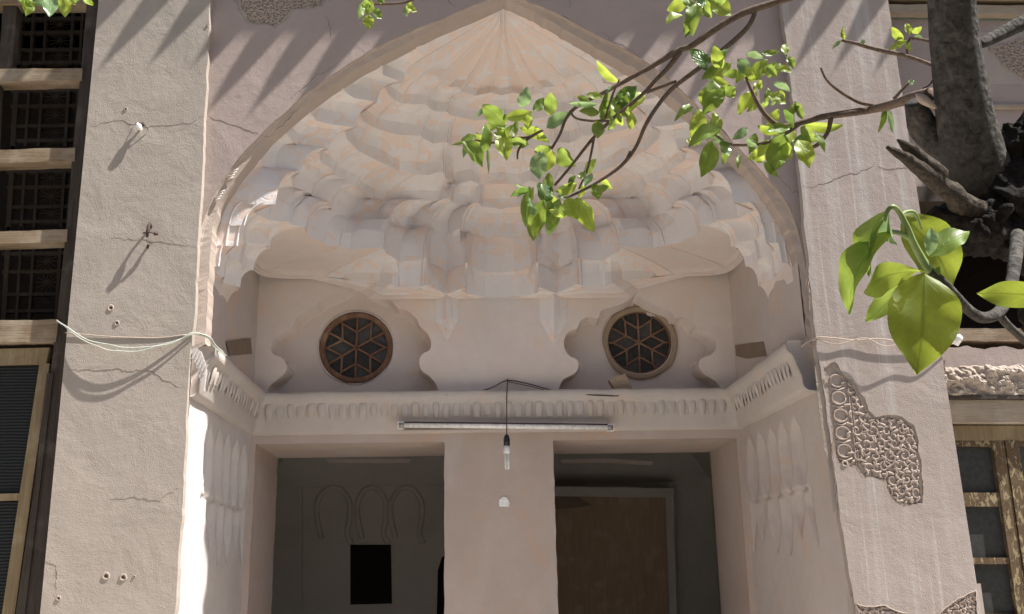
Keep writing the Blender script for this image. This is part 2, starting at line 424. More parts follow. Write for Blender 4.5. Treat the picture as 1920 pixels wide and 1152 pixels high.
iL = resample(inner[:ii+1], na); iR = resample(inner[ii:], na)
OO = oL+oR[1:]; II = iL+iR[1:]
rows = []
for k, (o, i_) in enumerate(zip(OO, II)):
    n1 = .006*noise.fractal(Vector((o.x*16, o.y*16, 4)), .9, 2, 5)
    i_ = o.lerp(i_, .82); oi = o.lerp(i_, .22)
    rows.append([(o.x-.002, -.0, o.y), (o.x, .018+n1, o.y), (oi.x, .024+n1, oi.y), (i_.x+n1, .034, i_.y+n1), (i_.x+n1, .135, i_.y+n1),
                 (i_.x+(o-i_).normalized().x*.26, .14, i_.y+(o-i_).normalized().y*.26)])
v = [p for r_ in rows for p in r_]; f = []
for k in range(len(rows)-1):
    for j in range(5): a = k*6+j; f.append((a, a+1, a+7, a+6))
mk('arch_band', v, f, M_band, B)

# ---------------------------------------------------------------- lower walls of the niche
XW, YB = 1.42, 1.30
XL, XR = -1.41, 1.477
XS = {-1: XL, 1: XR}
ZC = 2.68    # cornice top
ZS = 3.262; ZT0 = 3.262   # springing of the vault
# side walls below the cornice with shallow stalactite flutes
def flute(y, z):
    # five shallow pointed flutes hanging on the side wall
    if not (.30 < y < 1.24 and 1.72 < z < 2.36): return 0
    k = (y-.30)/.188; c = k-math.floor(k)-.5
    row2 = z < 2.02
    if row2:
        k2 = k+.5; c = k2-math.floor(k2)-.5
        top, bot = 2.10, 1.74+.06*math.sin(k*2)
    else: top, bot = 2.36, 1.96
    h = (z-bot)/(top-bot)
    if h < 0: return 0
    wd = .46*min(1, (1-h)*4.0)**.6*min(1, h*2.2)
    d = max(0, 1-(abs(c)/max(wd, .01))**2.2)
    return .04*d**.6
for s_, edge in ((-1, [LO0]+LO[:6]), (1, [RO0]+list(reversed(RO[-6:])))):
    zs_ = np.linspace(zb, ZC+.04, 150); ys_ = np.linspace(.0, YB, 100)
    ez = [p[1] for p in edge]; ex = [p[0] for p in edge]
    v = []; f = []
    for z in zs_:
        xe = float(np.interp(z, ez, ex))
        for j, y in enumerate(ys_):
            t = min(1, y/YB); x = xe*(1-t)+XS[s_]*t
            x += s_*flute(y, z) + s_*.008*noise.noise(Vector((y*3, z*3, s_*5)))*(t > 0)
            v.append((x, y if j else .001, z))
    nb = len(ys_)
    for i in range(len(zs_)-1):
        for j in range(nb-1): a = i*nb+j; f.append((a, a+1, a+nb+1, a+nb))
    mk('side_wall', v, f, M_sidew if s_ > 0 else M_reveal, B, True)
# side walls above the cornice
for s_ in (-1, 1):
    mb = MB(); zs_ = np.linspace(ZC-.02, 3.45, 20); ys_ = np.linspace(.036, YB+.0, 24); v = []; f = []
    for z in zs_:
        for y in ys_:
            v.append((XS[s_]+(.006*noise.noise(Vector((y*4, z*4, s_*3)))), y, z))
    for i in range(19):
        for j in range(23): a = i*24+j; f.append((a, a+1, a+25, a+24))
    o = mk('side_wall', v, f, M_sidew, B, True)
# back wall with two doorways
dl = polyxz([(460, 1152), (470, 827), (833, 827), (834, 1152)], YB)
dr = polyxz([(1051, 1152), (1037, 827), (1385, 827), (1396, 1152)], YB)
ZL = (dl[1][1]+dl[2][1]+dr[1][1]+dr[2][1])/4
dlx0, dlx1, drx0, drx1 = dl[1][0], dl[2][0], dr[1][0], dr[2][0]
dlx0 = max(dlx0, XL+.03); drx1 = min(drx1, XR-.03)
poly = [(XL-.01, zb), (dlx0, zb)]+wob([(dlx0, zb), (dlx0, ZL)], .004)[1:-1]+[(dlx0, ZL), (dlx1, ZL)]+wob([(dlx1, ZL), (dlx1, zb)], .004)[1:]+[(drx0, zb)]+wob([(drx0, zb), (drx0, ZL)], .004)[1:-1]+[(drx0, ZL), (drx1, ZL), (drx1, zb), (XR+.01, zb), (XR+.01, ZC-.03), (XL-.01, ZC-.03)]
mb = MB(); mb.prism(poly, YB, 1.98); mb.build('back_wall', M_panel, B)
# upper back wall with the lobed window niches
nl = [(498, 762), (503, 728), (520, 712), (533, 700), (538, 688), (530, 672), (512, 664), (508, 650), (515, 632), (530, 622), (548, 612), (556, 596), (572, 582), (592, 574), (606, 560), (632, 550), (652, 540), (666, 526), (682, 540), (702, 550), (728, 560), (744, 576), (762, 582), (780, 596), (786, 610), (800, 624), (808, 640), (806, 656), (792, 664), (786, 676), (790, 694), (806, 706), (820, 726), (827, 762)]
nr = [(1040, 762), (1047, 732), (1056, 712), (1078, 700), (1084, 688), (1082, 674), (1068, 668), (1059, 654), (1058, 638), (1066, 622), (1082, 616), (1088, 602), (1104, 594), (1122, 596), (1128, 582), (1156, 574), (1178, 564), (1194, 550), (1210, 564), (1232, 574), (1258, 584), (1266, 596), (1284, 594), (1302, 606), (1308, 618), (1326, 622), (1340, 636), (1342, 654), (1332, 666), (1316, 672), (1310, 684), (1318, 700), (1338, 712), (1354, 730), (1366, 762)]
nlx = [(p[0], p[1]) for p in [tuple(q) for q in spline(polyxz(nl, YB), 3)]]
nrx = [(p[0], p[1]) for p in [tuple(q) for q in spline(polyxz(nr, YB), 3)]]
poly = [(XL-.01, ZC-.05), (XR+.01, ZC-.05), (XR+.01, 3.5), (XL-.01, 3.5)]
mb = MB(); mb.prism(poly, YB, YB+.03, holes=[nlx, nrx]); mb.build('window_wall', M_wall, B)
YN = YB+.17
def niche(outl, wc, wr, nm, ring=None):
    c = Vector(xz(wc[0], wc[1], YN)); r_ = wr/F*(YN+4.5)
    ol = [Vector(p) for p in outl]; n = len(ol)
    cc = sum(ol, Vector((0, 0)))/n
    rows = []
    steps = [(0, YB+.0305), (0.0, YB+.06), (.02, YN-.05), (.05, YN-.015), (.10, YN)]
    v = []; f = []
    for k, y in steps:
        for p in ol:
            q = p.lerp(cc, k*.5); v.append((q.x, y, q.y))
    for j in range(len(steps)-1):
        for i in range(n): a = j*n+i; b = j*n+(i+1) % n; f.append((a, b, b+n, a+n))
    inner_ = [(q[0], q[2]) for q in v[-n:]]
    circ = [(c.x+r_*math.cos(2*math.pi*i/48), c.y+r_*math.sin(2*math.pi*i/48)) for i in range(48)]
    mb = MB(); mb.add(v, f); mb.prism(inner_, YN, YN+.10, holes=[circ], back=False)
    mb.build('window_niche', M_wall, B)
    return c, r_
cL, rL = niche(nlx, (668, 652), 69, 'l')
cR, rR = niche(nrx, (1199, 641), 63, 'r')

# round windows: ring frame, six-petal tracery and panes
def ringmesh(c, r0_, r1_, y0, y1, wobble=0, seed=0, n=64):
    v = []; f = []
    for i in range(n):
        a = 2*math.pi*i/n; ca, sa = math.cos(a), math.sin(a)
        w_ = wobble*noise.noise(Vector((ca*2, sa*2, seed)))
        for (r_, y) in ((r1_+w_, y1), (r1_+w_, y0+.004), (r1_-.006+w_, y0), (r0_+.004, y0), (r0_, y0+.004), (r0_, y1)):
            v.append((c.x+r_*ca, y, c.y+r_*sa))
    for i in range(n):
        for j in range(5): a = i*6+j; b = ((i+1) % n)*6+j; f.append((a, b, b+1, a+1))
    return v, f
def bar(mb, c, a, b, wd, y0, y1):
    a = Vector(a); b = Vector(b); d = (b-a).normalized(); nrm = Vector((-d.y, d.x))*wd/2
    q = [a-nrm, b-nrm, b+nrm, a+nrm]
    mb.prism([(c.x+p.x, c.y+p.y) for p in q], y0, y1)
def round_window(c, r_, setback, framew, label):
    y = YN+setback
    v, f = ringmesh(c, r_-framew, r_+.002, y-.012, y+.05, .003, 3)
    fr = mk('round_window', v, f, M_red, B, True); fr['label'] = label
    ri = r_-framew; node = .46*r_; om = .80*r_
    pol = lambda r__, d: (r__*math.cos(R(d)), r__*math.sin(R(d)))
    for k in range(6):
        a = 30+60*k; jit = random.uniform(-1.5, 1.5)
        m = MB(); bar(m, c, pol(.004, a), pol(ri+.004, a+jit), .012*r_/.22, y+.004, y+.018); m.build('tracery_bar', M_red, fr)
        for s_ in (-1, 1):
            m = MB(); bar(m, c, pol(node*.97, a), pol(om, a+s_*30), .0115*r_/.22, y+.0055+.001*s_, y+.0165+.001*s_); m.build('tracery_bar', M_red, fr)
        m = MB(); bar(m, c, pol(om*.99, a+30), pol(ri+.004, a+30), .011*r_/.22, y+.006, y+.016)
        m.build('tracery_bar', M_red, fr)
        # panes: inner petal and two outer lights
        def pane(poly_):
            m2 = MB(); t = random.uniform(-.003, .003)
            pts = [(c.x+p[0], c.y+p[1]) for p in poly_]
            cx = sum(p[0] for p in pts)/len(pts)
            n_ = len(pts); m2.add([(p[0], y+.019+t*(p[0]-cx)*8+.002, p[1]) for p in pts], [tuple(range(n_))])
            m2.build('pane', random.choice([M_glass, M_glass, M_glassb]), fr)
        pane([(0, 0), pol(node, a), pol(om, a+30), pol(node, a+60)])
        rim = lambda d: pol(ri+.003, d)
        pane([pol(node, a)]+[rim(a+d) for d in (0, 6, 12, 18, 24, 30)]+[pol(om, a+30)])
        pane([pol(node, a+60), pol(om, a+30)]+[rim(a+d) for d in (30, 36, 42, 48, 54, 60)])
    m = MB(); m.prism([(c.x+r_*math.cos(2*math.pi*i/32), c.y+r_*math.sin(2*math.pi*i/32)) for i in range(32)], y+.045, y+.05); m.build('backing', M_dark, fr)
    return fr
round_window(cL, rL, -.004, .030, 'round window with wide red brown ring frame')
fr2 = round_window(cR, rR, .018, .010, 'round window set in a thick crumbling cream plaster ring')
v, f = ringmesh(cR+Vector((.003, -.008)), rR-.001, rR+.032, YN-.02, YN+.02, .012, 9)
mk('plaster_ring', v, f, M_brick, fr2, True)
v, f = ringmesh(cL, rL+.003, rL+.014, YN-.010, YN+.01, .006, 5)
mk('plaster_ring', v, f, M_vault, bpy.data.objects['round_window'], True)

# little hanging corbels on the pier between the windows
for (px, py, w_, h_) in ((838, 600, 22, 42), (1038, 600, 26, 52)):
    a = P(px-w_, py, YB); b = P(px+w_, py, YB); t_ = P(px, py+h_, YB); m = MB()
    n = 4; zt = ZT0+.01
    top = [(a.x+(b.x-a.x)*i/n, YB-(.002, .018, .055, .018, .002)[i], zt) for i in range(n+1)]
    mid = [(a.x+(b.x-a.x)*i/n, YB-(.002, .016, .045, .016, .002)[i], a.z) for i in range(n+1)]
    tip = (t_.x, YB-.002, t_.z); vv = top+mid+[tip]
    ff = [(i, i+1, n+2+i, n+1+i) for i in range(n)]+[(n+1+i, n+2+i, 2*n+2) for i in range(n)]
    m.add(vv, ff); m.build('corbel', M_vault, B)

# ---------------------------------------------------------------- stalactite vault
Y0V = .10; DB = YB
CX = xz(945, 0, 0)[0]
li_z = [p[1] for p in LI]; li_x = [p[0] for p in LI]
def wl(z): return -float(np.interp(z, li_z, li_x))
# Plan outline of every tier, surveyed on the left half (x, y of an enlarged sheet, position s) and lying
# in a horizontal plane; b = cell boundary, the right half mirrors it.
OX, OY, SC = 375, 0, 2.56
TIERS = [
 (3.285, [(60, 1055, .04), (150, 1080, .12), (245, 1080, .2), (192, 1102, .23), (232, 1158, .3), (370, 1217, .42), (376, 1232, .43), (560, 1300, .5), (720, 1318, .56), (880, 1322, .63), (890, 1348, .635), (960, 1368, .67), (1060, 1368, .72), (1090, 1358, .725), (1180, 1402, .8), (1272, 1372, .87), (1282, 1402, .875), (1370, 1419, .93), (1460, 1421, 1)]),
 (3.435, [(150, 905, .04), (250, 932, .12), (355, 952, .2), (262, 1012, .23), (330, 1048, .3), (430, 1056, .36), (438, 1068, .365), (510, 1082, .42), (516, 1120, .43), (600, 1165, .48), (720, 1188, .55), (880, 1180, .63), (892, 1205, .635), (960, 1246, .68), (1070, 1240, .72), (1088, 1222, .725), (1105, 1262, .75), (1185, 1290, .8), (1268, 1262, .87), (1284, 1240, .875), (1300, 1280, .9), (1380, 1296, .94), (1460, 1298, 1)]),
 (3.653, [(262, 782, .04), (360, 805, .12), (480, 820, .2), (442, 850, .23), (455, 888, .28), (532, 920, .34), (545, 946, .35), (625, 973, .42), (632, 1000, .43), (740, 1050, .5), (840, 1062, .56), (915, 1050, .62), (925, 1078, .63), (1020, 1104, .68), (1108, 1075, .72), (1120, 1100, .735), (1190, 1118, .79), (1250, 1085, .85), (1262, 1112, .86), (1360, 1128, .93), (1460, 1130, 1)]),
 (3.813, [(375, 642, .04), (470, 690, .12), (620, 707, .2), (574, 730, .23), (582, 768, .28), (640, 806, .33), (648, 834, .34), (700, 862, .38), (752, 876, .42), (760, 905, .43), (830, 952, .5), (960, 958, .58), (1150, 955, .66), (1198, 940, .7), (1215, 965, .72), (1280, 978, .8), (1340, 965, .87), (1352, 985, .88), (1460, 995, 1)]),
 (3.926, [(482, 545, .04), (560, 570, .08), (640, 590, .13), (750, 601, .2), (700, 630, .23), (705, 658, .26), (760, 716, .32), (880, 776, .4), (960, 815, .46), (1090, 833, .56), (1166, 812, .64), (1180, 850, .65), (1215, 882, .7), (1300, 858, .8), (1345, 880, .84), (1460, 872, 1)]),
 (4.059, [(650, 432, .04), (740, 462, .12), (850, 480, .2), (766, 545, .23), (785, 575, .28), (850, 610, .35), (950, 638, .43), (1062, 644, .52), (1072, 655, .53), (1120, 680, .6), (1185, 672, .66), (1200, 690, .68), (1330, 708, .84), (1460, 700, 1)]),
 (4.189, [(792, 324, .04), (880, 352, .12), (978, 387, .2), (888, 403, .23), (908, 452, .28), (962, 487, .35), (1088, 494, .46), (1098, 509, .47), (1135, 528, .53), (1187, 528, .6), (1200, 545, .62), (1320, 570, .8), (1460, 560, 1)]),
 (4.297, [(1000, 236, .04), (1080, 272, .2), (1046, 300, .23), (1070, 345, .32), (1138, 357, .42), (1146, 378, .43), (1190, 408, .5), (1248, 410, .58), (1258, 434, .59), (1320, 452, .7), (1390, 436, .82), (1402, 440, .84), (1460, 448, 1)]),
]
BR = [[.1, .2, .31, .42, .53, .632, .722, .8, .872], [.23, .362, .425, .52, .632, .722, .8, .872], [.23, .345, .425, .56, .625, .725, .855], [.23, .335, .425, .54, .7, .875],
      [.23, .32, .46, .645, .84], [.23, .34, .525, .67], [.23, .35, .465, .61], [.23, .425, .585, .83]]
BRG = [.1, .2, .31, .42, .53, .63]
curves = []
for h_, pts in TIERS:
    zz = h_; q = []
    for (a, b, s_) in pts:
        d = ray(OX+a/SC, OY+b/SC); p = CAM+d*((zz-CAM.z)/d.z)
        q.append((s_, p.x-CX, min(p.y, 1.292)))
    x_e = -(wl(zz)+CX)-.05
    q = [(a, b, max(c, .125)) for a, b, c in q]
    q[0] = (q[0][0], max(q[0][1], x_e+.04), .125)
    q.insert(0, (0, x_e, .12))
    curves.append((zz, np.array(q)))

def rect(x, y, m):
    x -= CX; y -= .1
    ang = math.atan2(y, abs(x)); WW = (XR-CX if m else CX-XL)+.004; DD = DB-.004-.1; n = 16
    r_ = ((abs(math.cos(ang))/WW)**n+(abs(math.sin(ang))/DD)**n)**(-1/n)
    return -r_*math.cos(ang), .1+r_*math.sin(ang)
def curve_at(k, t):
    c = curves[k-1][1]; return float(np.interp(t, c[:, 0], c[:, 1])), float(np.interp(t, c[:, 0], c[:, 2]))
SQ = [(2.99, 0.0, ()), (3.11, .24, (0, .05, .15, .255, .365, .42)), (3.215, .45, (0, .1, .2, .31, .42)), (3.325, .66, (0, .05, .15, .255, .365, .42))]
NX = 3    # springing courses below the surveyed tiers 2..n
def plan(k, s_):
    """s_ runs 0..2; 1 is the middle"""
    m = s_ > 1; t = 2-s_ if m else s_
    bay = 1-min(1, max(0, (t-.63)/.03)); cf = 1-min(1, max(0, (t-.40)/.05))
    if k <= NX:
        a = curve_at(1, t); b = curve_at(2, t); fr = k/NX
        rx, ry = rect(CX+b[0], b[1], m) if bay > .5 else rect(CX+a[0], a[1], m)
        wq = SQ[k][1]
        bb_ = SQ[k][2]
        for ca, cb in zip(bb_, bb_[1:]):
            if ca <= t <= cb: wq -= .15*(1-((t-ca)/(cb-ca)*2-1)**2)*min(1, (cb-ca)/.1)
        wq = max(0, wq)*cf+.10*fr*(1-cf)
        if bay == 1: x, y = rx+(b[0]-rx)*wq, ry+(b[1]-ry)*wq
        else:
            x, y = rx+(a[0]-rx)*fr*(1-bay), ry+(a[1]-ry)*fr*(1-bay)
    else: x, y = curve_at(k-NX+1, t)
    return CX+(-x if m else x), y
def zlev(k, s_=1):
    t = 2-s_ if s_ > 1 else s_; bay = 1-min(1, max(0, (t-.63)/.03)); cf = 1-min(1, max(0, (t-.40)/.05))
    if k <= NX:
        fr = k/NX; zc = ZT0+(curves[0][0]-ZT0)*fr; zb_ = 3.395+.023*fr
        z = zc+(zb_-zc)*bay
        return z+(SQ[k][0]-z)*cf
    return curves[k-NX][0]
NL = len(curves)+NX
APX = Vector((CX, .10, xz(945, -2, .03)[1]+.06))
def vp(k, s_, v_, uc):
    x0, y0 = plan(k, s_); z0 = zlev(k, s_)
    if k == NL-1:
        z0 -= .012*min(1, max(0, min(s_, 2-s_)-.3)/.05)
        t = v_; z = z0+(APX.z-z0)*(1-(1-t)**1.25)
        x = CX+(x0-CX)*(1-t**1.5 if 0 else max(0, (wl(min(z, APX.z-.02))+CX+.05)/(wl(z0)+CX+.05))*(1-.75*t**6)); y = y0+(.112-y0)*max(0, (t-.12)/.88)**1.25
    else:
        x1, y1 = plan(k+1, s_); z1 = zlev(k+1, s_); a = v_*math.pi/2; au = abs(uc)
        lipf = min(1, max(0, min(s_, 2-s_)-.03)/.05)
        if k >= NX or (k and min(s_, 2-s_) < .42): z0 -= .014*lipf*(1 if k >= NX else .6); y0 -= .004*lipf*(k >= NX)
        hs = (0, .34+.20*(1-au), .74+.12*(1-au), 1); qs = (0, .03+.13*au, .36+.22*au, 1)
        t3 = min(2.9999, v_*3); i3 = int(t3); w3 = t3-i3
        q = qs[i3]*(1-w3)+qs[i3+1]*w3; h_ = hs[i3]*(1-w3)+hs[i3+1]*w3
        r_ = .35; q = q*(1-r_)+r_*(1-math.cos(a))**1.6; h_ = h_*(1-r_)+r_*math.sin(a)
        x = x0+(x1-x0)*q; y = y0+(y1-y0)*q; z = z0+(z1-z0)*h_
    nn = noise.fractal(Vector((x*5, y*5, z*5)), .8, 2, 3)*.003*min(1, v_*4+.2)
    return (x+nn, min(y+nn, YB+.02 if k else YB+.004), z+nn*.5)
mb = MB(); mb.prism([(-1.7, 3.5), (1.7, 3.5), (1.7, 4.7), (-1.7, 4.7)], YB+.03, YB+.06)
vault_o = mb.build('stalactite_vault', M_vault, B)
for k in range(NL):
    bb = [0]+([.1, .2, .31, .42, .53, .63] if k == 0 else [.05, .15, .255, .365, .42, .53, .63] if k == 1 else [.1, .2, .31, .42, .53, .63] if k == 2 else [.05, .15, .255, .365, .42, .53, .632, .722, .8, .872] if k == 3 else BR[k-NX])
    last = bb[-1]; bb = bb+[2-b for b in reversed(bb)]
    for i in range(len(bb)-1):
        a0_, a1_ = bb[i], bb[i+1]; nv = 15 if k < NL-1 else 26; v = []; f = []; uv = []
        ss = set(np.linspace(a0_, a1_, max(12, int((a1_-a0_)*110))))
        for kk in (k, k+1):
            if NX <= kk < NL:
                for s_ in curves[kk-NX][1][:, 0]:
                    for q in (s_, 2-s_):
                        if a0_ < q < a1_: ss.add(float(q))
        ss = sorted(ss); nu = len(ss)-1
        for a, s_ in enumerate(ss):
            for b in range(nv+1):
                v.append(vp(k, s_, b/nv, 2*a/nu-1)); uv.append((a/nu, b/nv if k < NL-1 else min(1, b/nv*1.2+.1)))
        for a in range(nu):
            for b in range(nv): q = a*(nv+1)+b; f.append((q, q+nv+1, q+nv+2, q+1))
        if i and (k >= NX or (k and min(a0_, 2-a0_) < .41)):
            m = MB(); rp = [Vector(v[b])+Vector((0, -.0015, 0)) for b in range(nv+1)]
            m.tube(rp, [.0045+.0015*noise.noise(Vector((q.x*20, q.y*20, q.z*20))) for q in rp], 5)
            n0 = len(v); v = v+[tuple(q) for q in m.v]; f = f+[tuple(q+n0 for q in ff) for ff in m.f]; uv = uv+[(.5, 0)]*len(m.v)
        o = mk('vault_cell', v, f, M_wall if (k == 0 or (k <= NX and .4 < min(a0_, 2-a1_) < .6)) else M_dome if k in (NL-1,) else (M_vault2 if k and (i+k) % 3 == 0 else M_vault), vault_o, False, uv)
        o.data.polygons.foreach_set('use_smooth', [True]*len(o.data.polygons))
        o.data.set_sharp_from_angle(angle=R(13))

# ---------------------------------------------------------------- cornice
prof = [(-.07, ZC+.004), (.088, ZC), (.096, ZC-.012), (.092, ZC-.045), (.072, ZC-.065), (.066, ZC-.075), (.050, ZC-.12), (.040, ZC-.155), (.034, ZC-.165), (.030, ZC-.215), (.012, ZC-.235), (-.07, ZC-.25)]
path = [(XL, .036), (XL, YB), (XR, YB), (XR, .036)]
nrm = [(1, 0), (1, -1), (-1, -1), (-1, 0)]
v = []; f = []
segs = 40
for si in range(3):
    for j in range(segs+(si == 2)):
        t = j/segs; a = path[si]; b = path[si+1]; na_ = nrm[si]; nb_ = nrm[si+1]
        for (o, z) in prof:
            if si == 0: x, y = a[0]+o, (a[1]*(1-t)+(b[1]-o)*t)
            elif si == 1: x, y = (a[0]+o)*(1-t)+(b[0]-o)*t, a[1]-o
            else: x, y = a[0]-o, ((a[1]-o)*(1-t)+b[1]*t)
            nn = noise.fractal(Vector((x*8, y*8, z*8)), .8, 2, 3)*.006 if o > 0 else 0
            if si == 0: x += .0
            v.append((x, y-nn*(si == 1), z+nn*.7))
n = len(prof); tot = len(v)//n
for i in range(tot-1):
    for j in range(n-1): a = i*n+j; f.append((a, a+1, a+n+1, a+n))
f.append(tuple(range(n))); f.append(tuple((tot-1)*n+j for j in reversed(range(n))))
cor = mk('cornice', v, f, M_corn, B, True)
def dentil_mesh():
    v = []; f = []; nu, nv = 6, 7
    for i in range(nu+1):
        a = math.pi*i/nu
        for j in range(nv+1):
            t = j/nv; ww = .0235*(.75+.25*math.sin(math.pi*min(1, t*1.3)))
            v.append((-ww*math.cos(a), -.010-.014*math.sin(a)*math.sin(math.pi*(.12+.8*t))+.026*(t), -.085*t))
    for i in range(nu):
        for j in range(nv): q = i*(nv+1)+j; f.append((q, q+nv+1, q+nv+2, q+1))
    return v, f
dv, df = dentil_mesh()
d0 = mk('dentil', dv, df, M_corn, cor, True)
places = []
pitch = .0605
k = -1.30
while k < 1.37: places.append((k, YB-.062, 0)); k += pitch
y = .16
while y < 1.2: places.append((XL+.062, y, R(90))); places.append((XR-.062, y, R(-90))); y += pitch
for i, (x, y, a) in enumerate(places):
    o = d0 if i == 0 else d0.copy()
    if i: C.objects.link(o); o.parent = cor
    o.location = (x, y, ZC-.068+random.uniform(-.002, .002)); o.rotation_euler = (0, random.uniform(-.04, .04), a)
    o.scale = (random.uniform(.82, 1.08), random.uniform(.25, .95), random.uniform(.85, 1.06))
# stained holes above the cornice where plaster fell from the side walls
for X, pts in ((XR-.004, [(1378, 648), (1432, 640), (1437, 668), (1400, 673), (1380, 668)]), (XL+.004, [(424, 640), (470, 634), (473, 664), (430, 667)])):
    pp = [PXX(a, b, X) for a, b in pts]; m = MB(); n = len(pp)
    m.add([(X, p.y, p.z) for p in pp], [tuple(range(n))]); m.build('plaster_scar', M_scar, B)

# ---------------------------------------------------------------- room seen through the doorways
mb = MB(); YR = 4.3; ZR = 2.82
rm = [((-1.95, 1.98), (-1.95, YR)), ((-1.95, YR), (2.0, YR)), ((2.0, YR), (2.0, 1.98))]
for (a, b) in rm:
    mb.add([(a[0], a[1], zb), (b[0], b[1], zb), (b[0], b[1], 2.42), (a[0], a[1], 2.42)], [(0, 1, 2, 3)])
mb.add([(-1.95, 1.98, 2.42), (-1.95, YR, 2.42), (2.0, YR, 2.42), (2.0, 1.98, 2.42), (-1.6, 1.98, 2.78), (-1.6, YR-.4, 2.78), (1.65, YR-.4, 2.78), (1.65, 1.98, 2.78)],
       [(0, 1, 5, 4), (1, 2, 6, 5), (2, 3, 7, 6), (4, 5, 6, 7)])
mb.box((-.12, 1.99, zb), (.12, YR-.02, 2.75))
rooms = mb.build('inner_room', M_room, B)
mb = MB()
mb.box((-1.97, 1.99, 0.002), (2.02, YR, .01)); mb.build('room_floor', M_room, B)
# blind arches on the room's back wall
for (cx, w_) in ((625, 30), (697, 26), (762, 28)):
    pts = [(cx-w_+8, 1010), (cx-w_, 975), (cx-w_-1, 945), (cx-w_*.6, 922), (cx, 914), (cx+w_*.6, 922), (cx+w_+1, 945), (cx+w_, 975), (cx+w_-4, 1000), (cx+w_+4, 1020)]
    m = MB(); m.tube([P(a, b, YR-.004) for a, b in [tuple(q) for q in spline(pts, 5)]], .024, 8); m.build('blind_arch', M_room, B, True)
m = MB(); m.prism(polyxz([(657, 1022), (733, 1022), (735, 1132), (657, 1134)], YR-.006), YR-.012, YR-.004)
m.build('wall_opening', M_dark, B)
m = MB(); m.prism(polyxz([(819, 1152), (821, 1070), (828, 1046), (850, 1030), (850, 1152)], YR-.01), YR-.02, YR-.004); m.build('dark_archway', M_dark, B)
m = MB(); m.prism(polyxz([(560, 1200), (562, 915), (567, 915), (566, 1200)], YR-.02), YR-.03, YR-.004); m.build('wall_edge', M_room, B)
YD = YR-.35
m = MB(); m.prism(polyxz([(1000, 1250), (1000, 912), (1262, 916), (1272, 1250), (1258, 1250), (1248, 933), (1020, 930), (1020, 1250)], YD), YD, YD+.3)
dfm = m.build('inner_door', M_room, B); dfm['label'] = 'dark brown boarded door in the inner room'
m = MB(); m.prism(polyxz([(1016, 1250), (1016, 926), (1250, 930), (1260, 1250)], YD+.03), YD+.03, YD+.07); m.build('door_leaf', M_door, dfm)
m = MB(); m.prism(polyxz([(1030, 936), (1085, 934), (1112, 948), (1080, 952), (1030, 956)], YD+.02), YD+.005, YD+.028); m.build('torn_patch', M_scar, dfm)
for quad in ([(612, 861), (770, 861), (765, 868), (616, 869)], [(1050, 862), (1140, 860), (1225, 866), (1222, 873), (1140, 868), (1052, 869)]):
    m = MB(); m.prism(polyxz(quad, YR-.5), YR-.5, YR-.47); m.build('cove_moulding', M_wall, B)

# ---------------------------------------------------------------- left window bay
bl = []
for (Xa, Xb) in ((-5.2, pl[0][0]+.05), (rr[0][0]-.05, 5.4)):
    mb = MB()
    x0, x1 = Xa, Xb
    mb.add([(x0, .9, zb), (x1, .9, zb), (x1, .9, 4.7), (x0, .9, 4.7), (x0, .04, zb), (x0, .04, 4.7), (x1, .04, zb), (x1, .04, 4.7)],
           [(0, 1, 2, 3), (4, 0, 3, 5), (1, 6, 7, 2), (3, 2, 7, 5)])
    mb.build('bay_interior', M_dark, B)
    mb = MB(); mb.prism([(x0-.5, 4.7), (x1+.1, 4.7), (x1+.1, TOP), (x0-.5, TOP)], .03, .9); mb.build('upper_wall', M_span, B)
mb = MB(); mb.box((-6.5, 0, zb), (-5.2, .9, TOP)); mb.box((5.4, 0, zb), (6.7, .9, TOP)); mb.build('flank_wall', M_left, B)
mb = MB(); mb.box((-6.5, 4.5, zb), (6.7, 5.0, TOP)); mb.box((-6.5, .9, TOP-.3), (6.7, 5.0, TOP)); mb.box((-6.5, .9, zb), (-6.2, 4.5, TOP-.3)); mb.box((6.4, .9, zb), (6.7, 4.5, TOP-.3)); mb.build('rear_walls', M_left, B)
YF = .03
m = MB(); m.prism(polyxz([(150, -400), (165, -20), (150, 150), (136, 290), (122, 450), (106, 602), (95, 700), (70, 900), (38, 1160), (10, 1400), (60, 1400), (90, 1152), (200, 0), (230, -400)], YF-.01), YF-.01, YF+.09)
lw = m.build('timber_window', M_wdark, B); lw['label'] = 'tall weathered timber window frame with pale cross rails and dark lattice behind'
m = MB(); m.prism(polyxz([(88, 700), (100, 700), (45, 1160), (20, 1400), (5, 1400), (28, 1160), (66, 900)], YF-.02), YF-.02, YF-.011); m.build('jamb_board', M_wdark, lw)
for q in ([(-300, 132), (155, 128), (153, 150), (-300, 160)], [(-300, 290), (142, 277), (140, 301), (-300, 316)], [(-300, 444), (127, 430), (125, 453), (-300, 468)], [(-300, 606), (109, 599), (104, 640), (-300, 652)]):
    m = MB(); pts = polyxz(q, YF-.02); m.prism(wob(pts, .0035, .03, True), YF-.02, YF+.07); m.build('rail', M_wrail, lw)
for q in ([(-300, -20), (160, -12), (160, 6), (-300, 8)],):
    qp('rail', q, YF-.02, YF+.07, M_wrail, lw)
for q in ([(12, -100), (40, -100), (22, 128), (-2, 128)], [(-22, 150), (-2, 150), (-25, 600), (-50, 600)]):
    qp('post', q, YF+.0, YF+.05, M_wdark, lw)
YL = .22
def latt(px0, px1, py0, py1, n=1):
    return [(px0, py0), (px1, py0), (px1-(py1-py0)*.06, py1), (px0-(py1-py0)*.06, py1)]
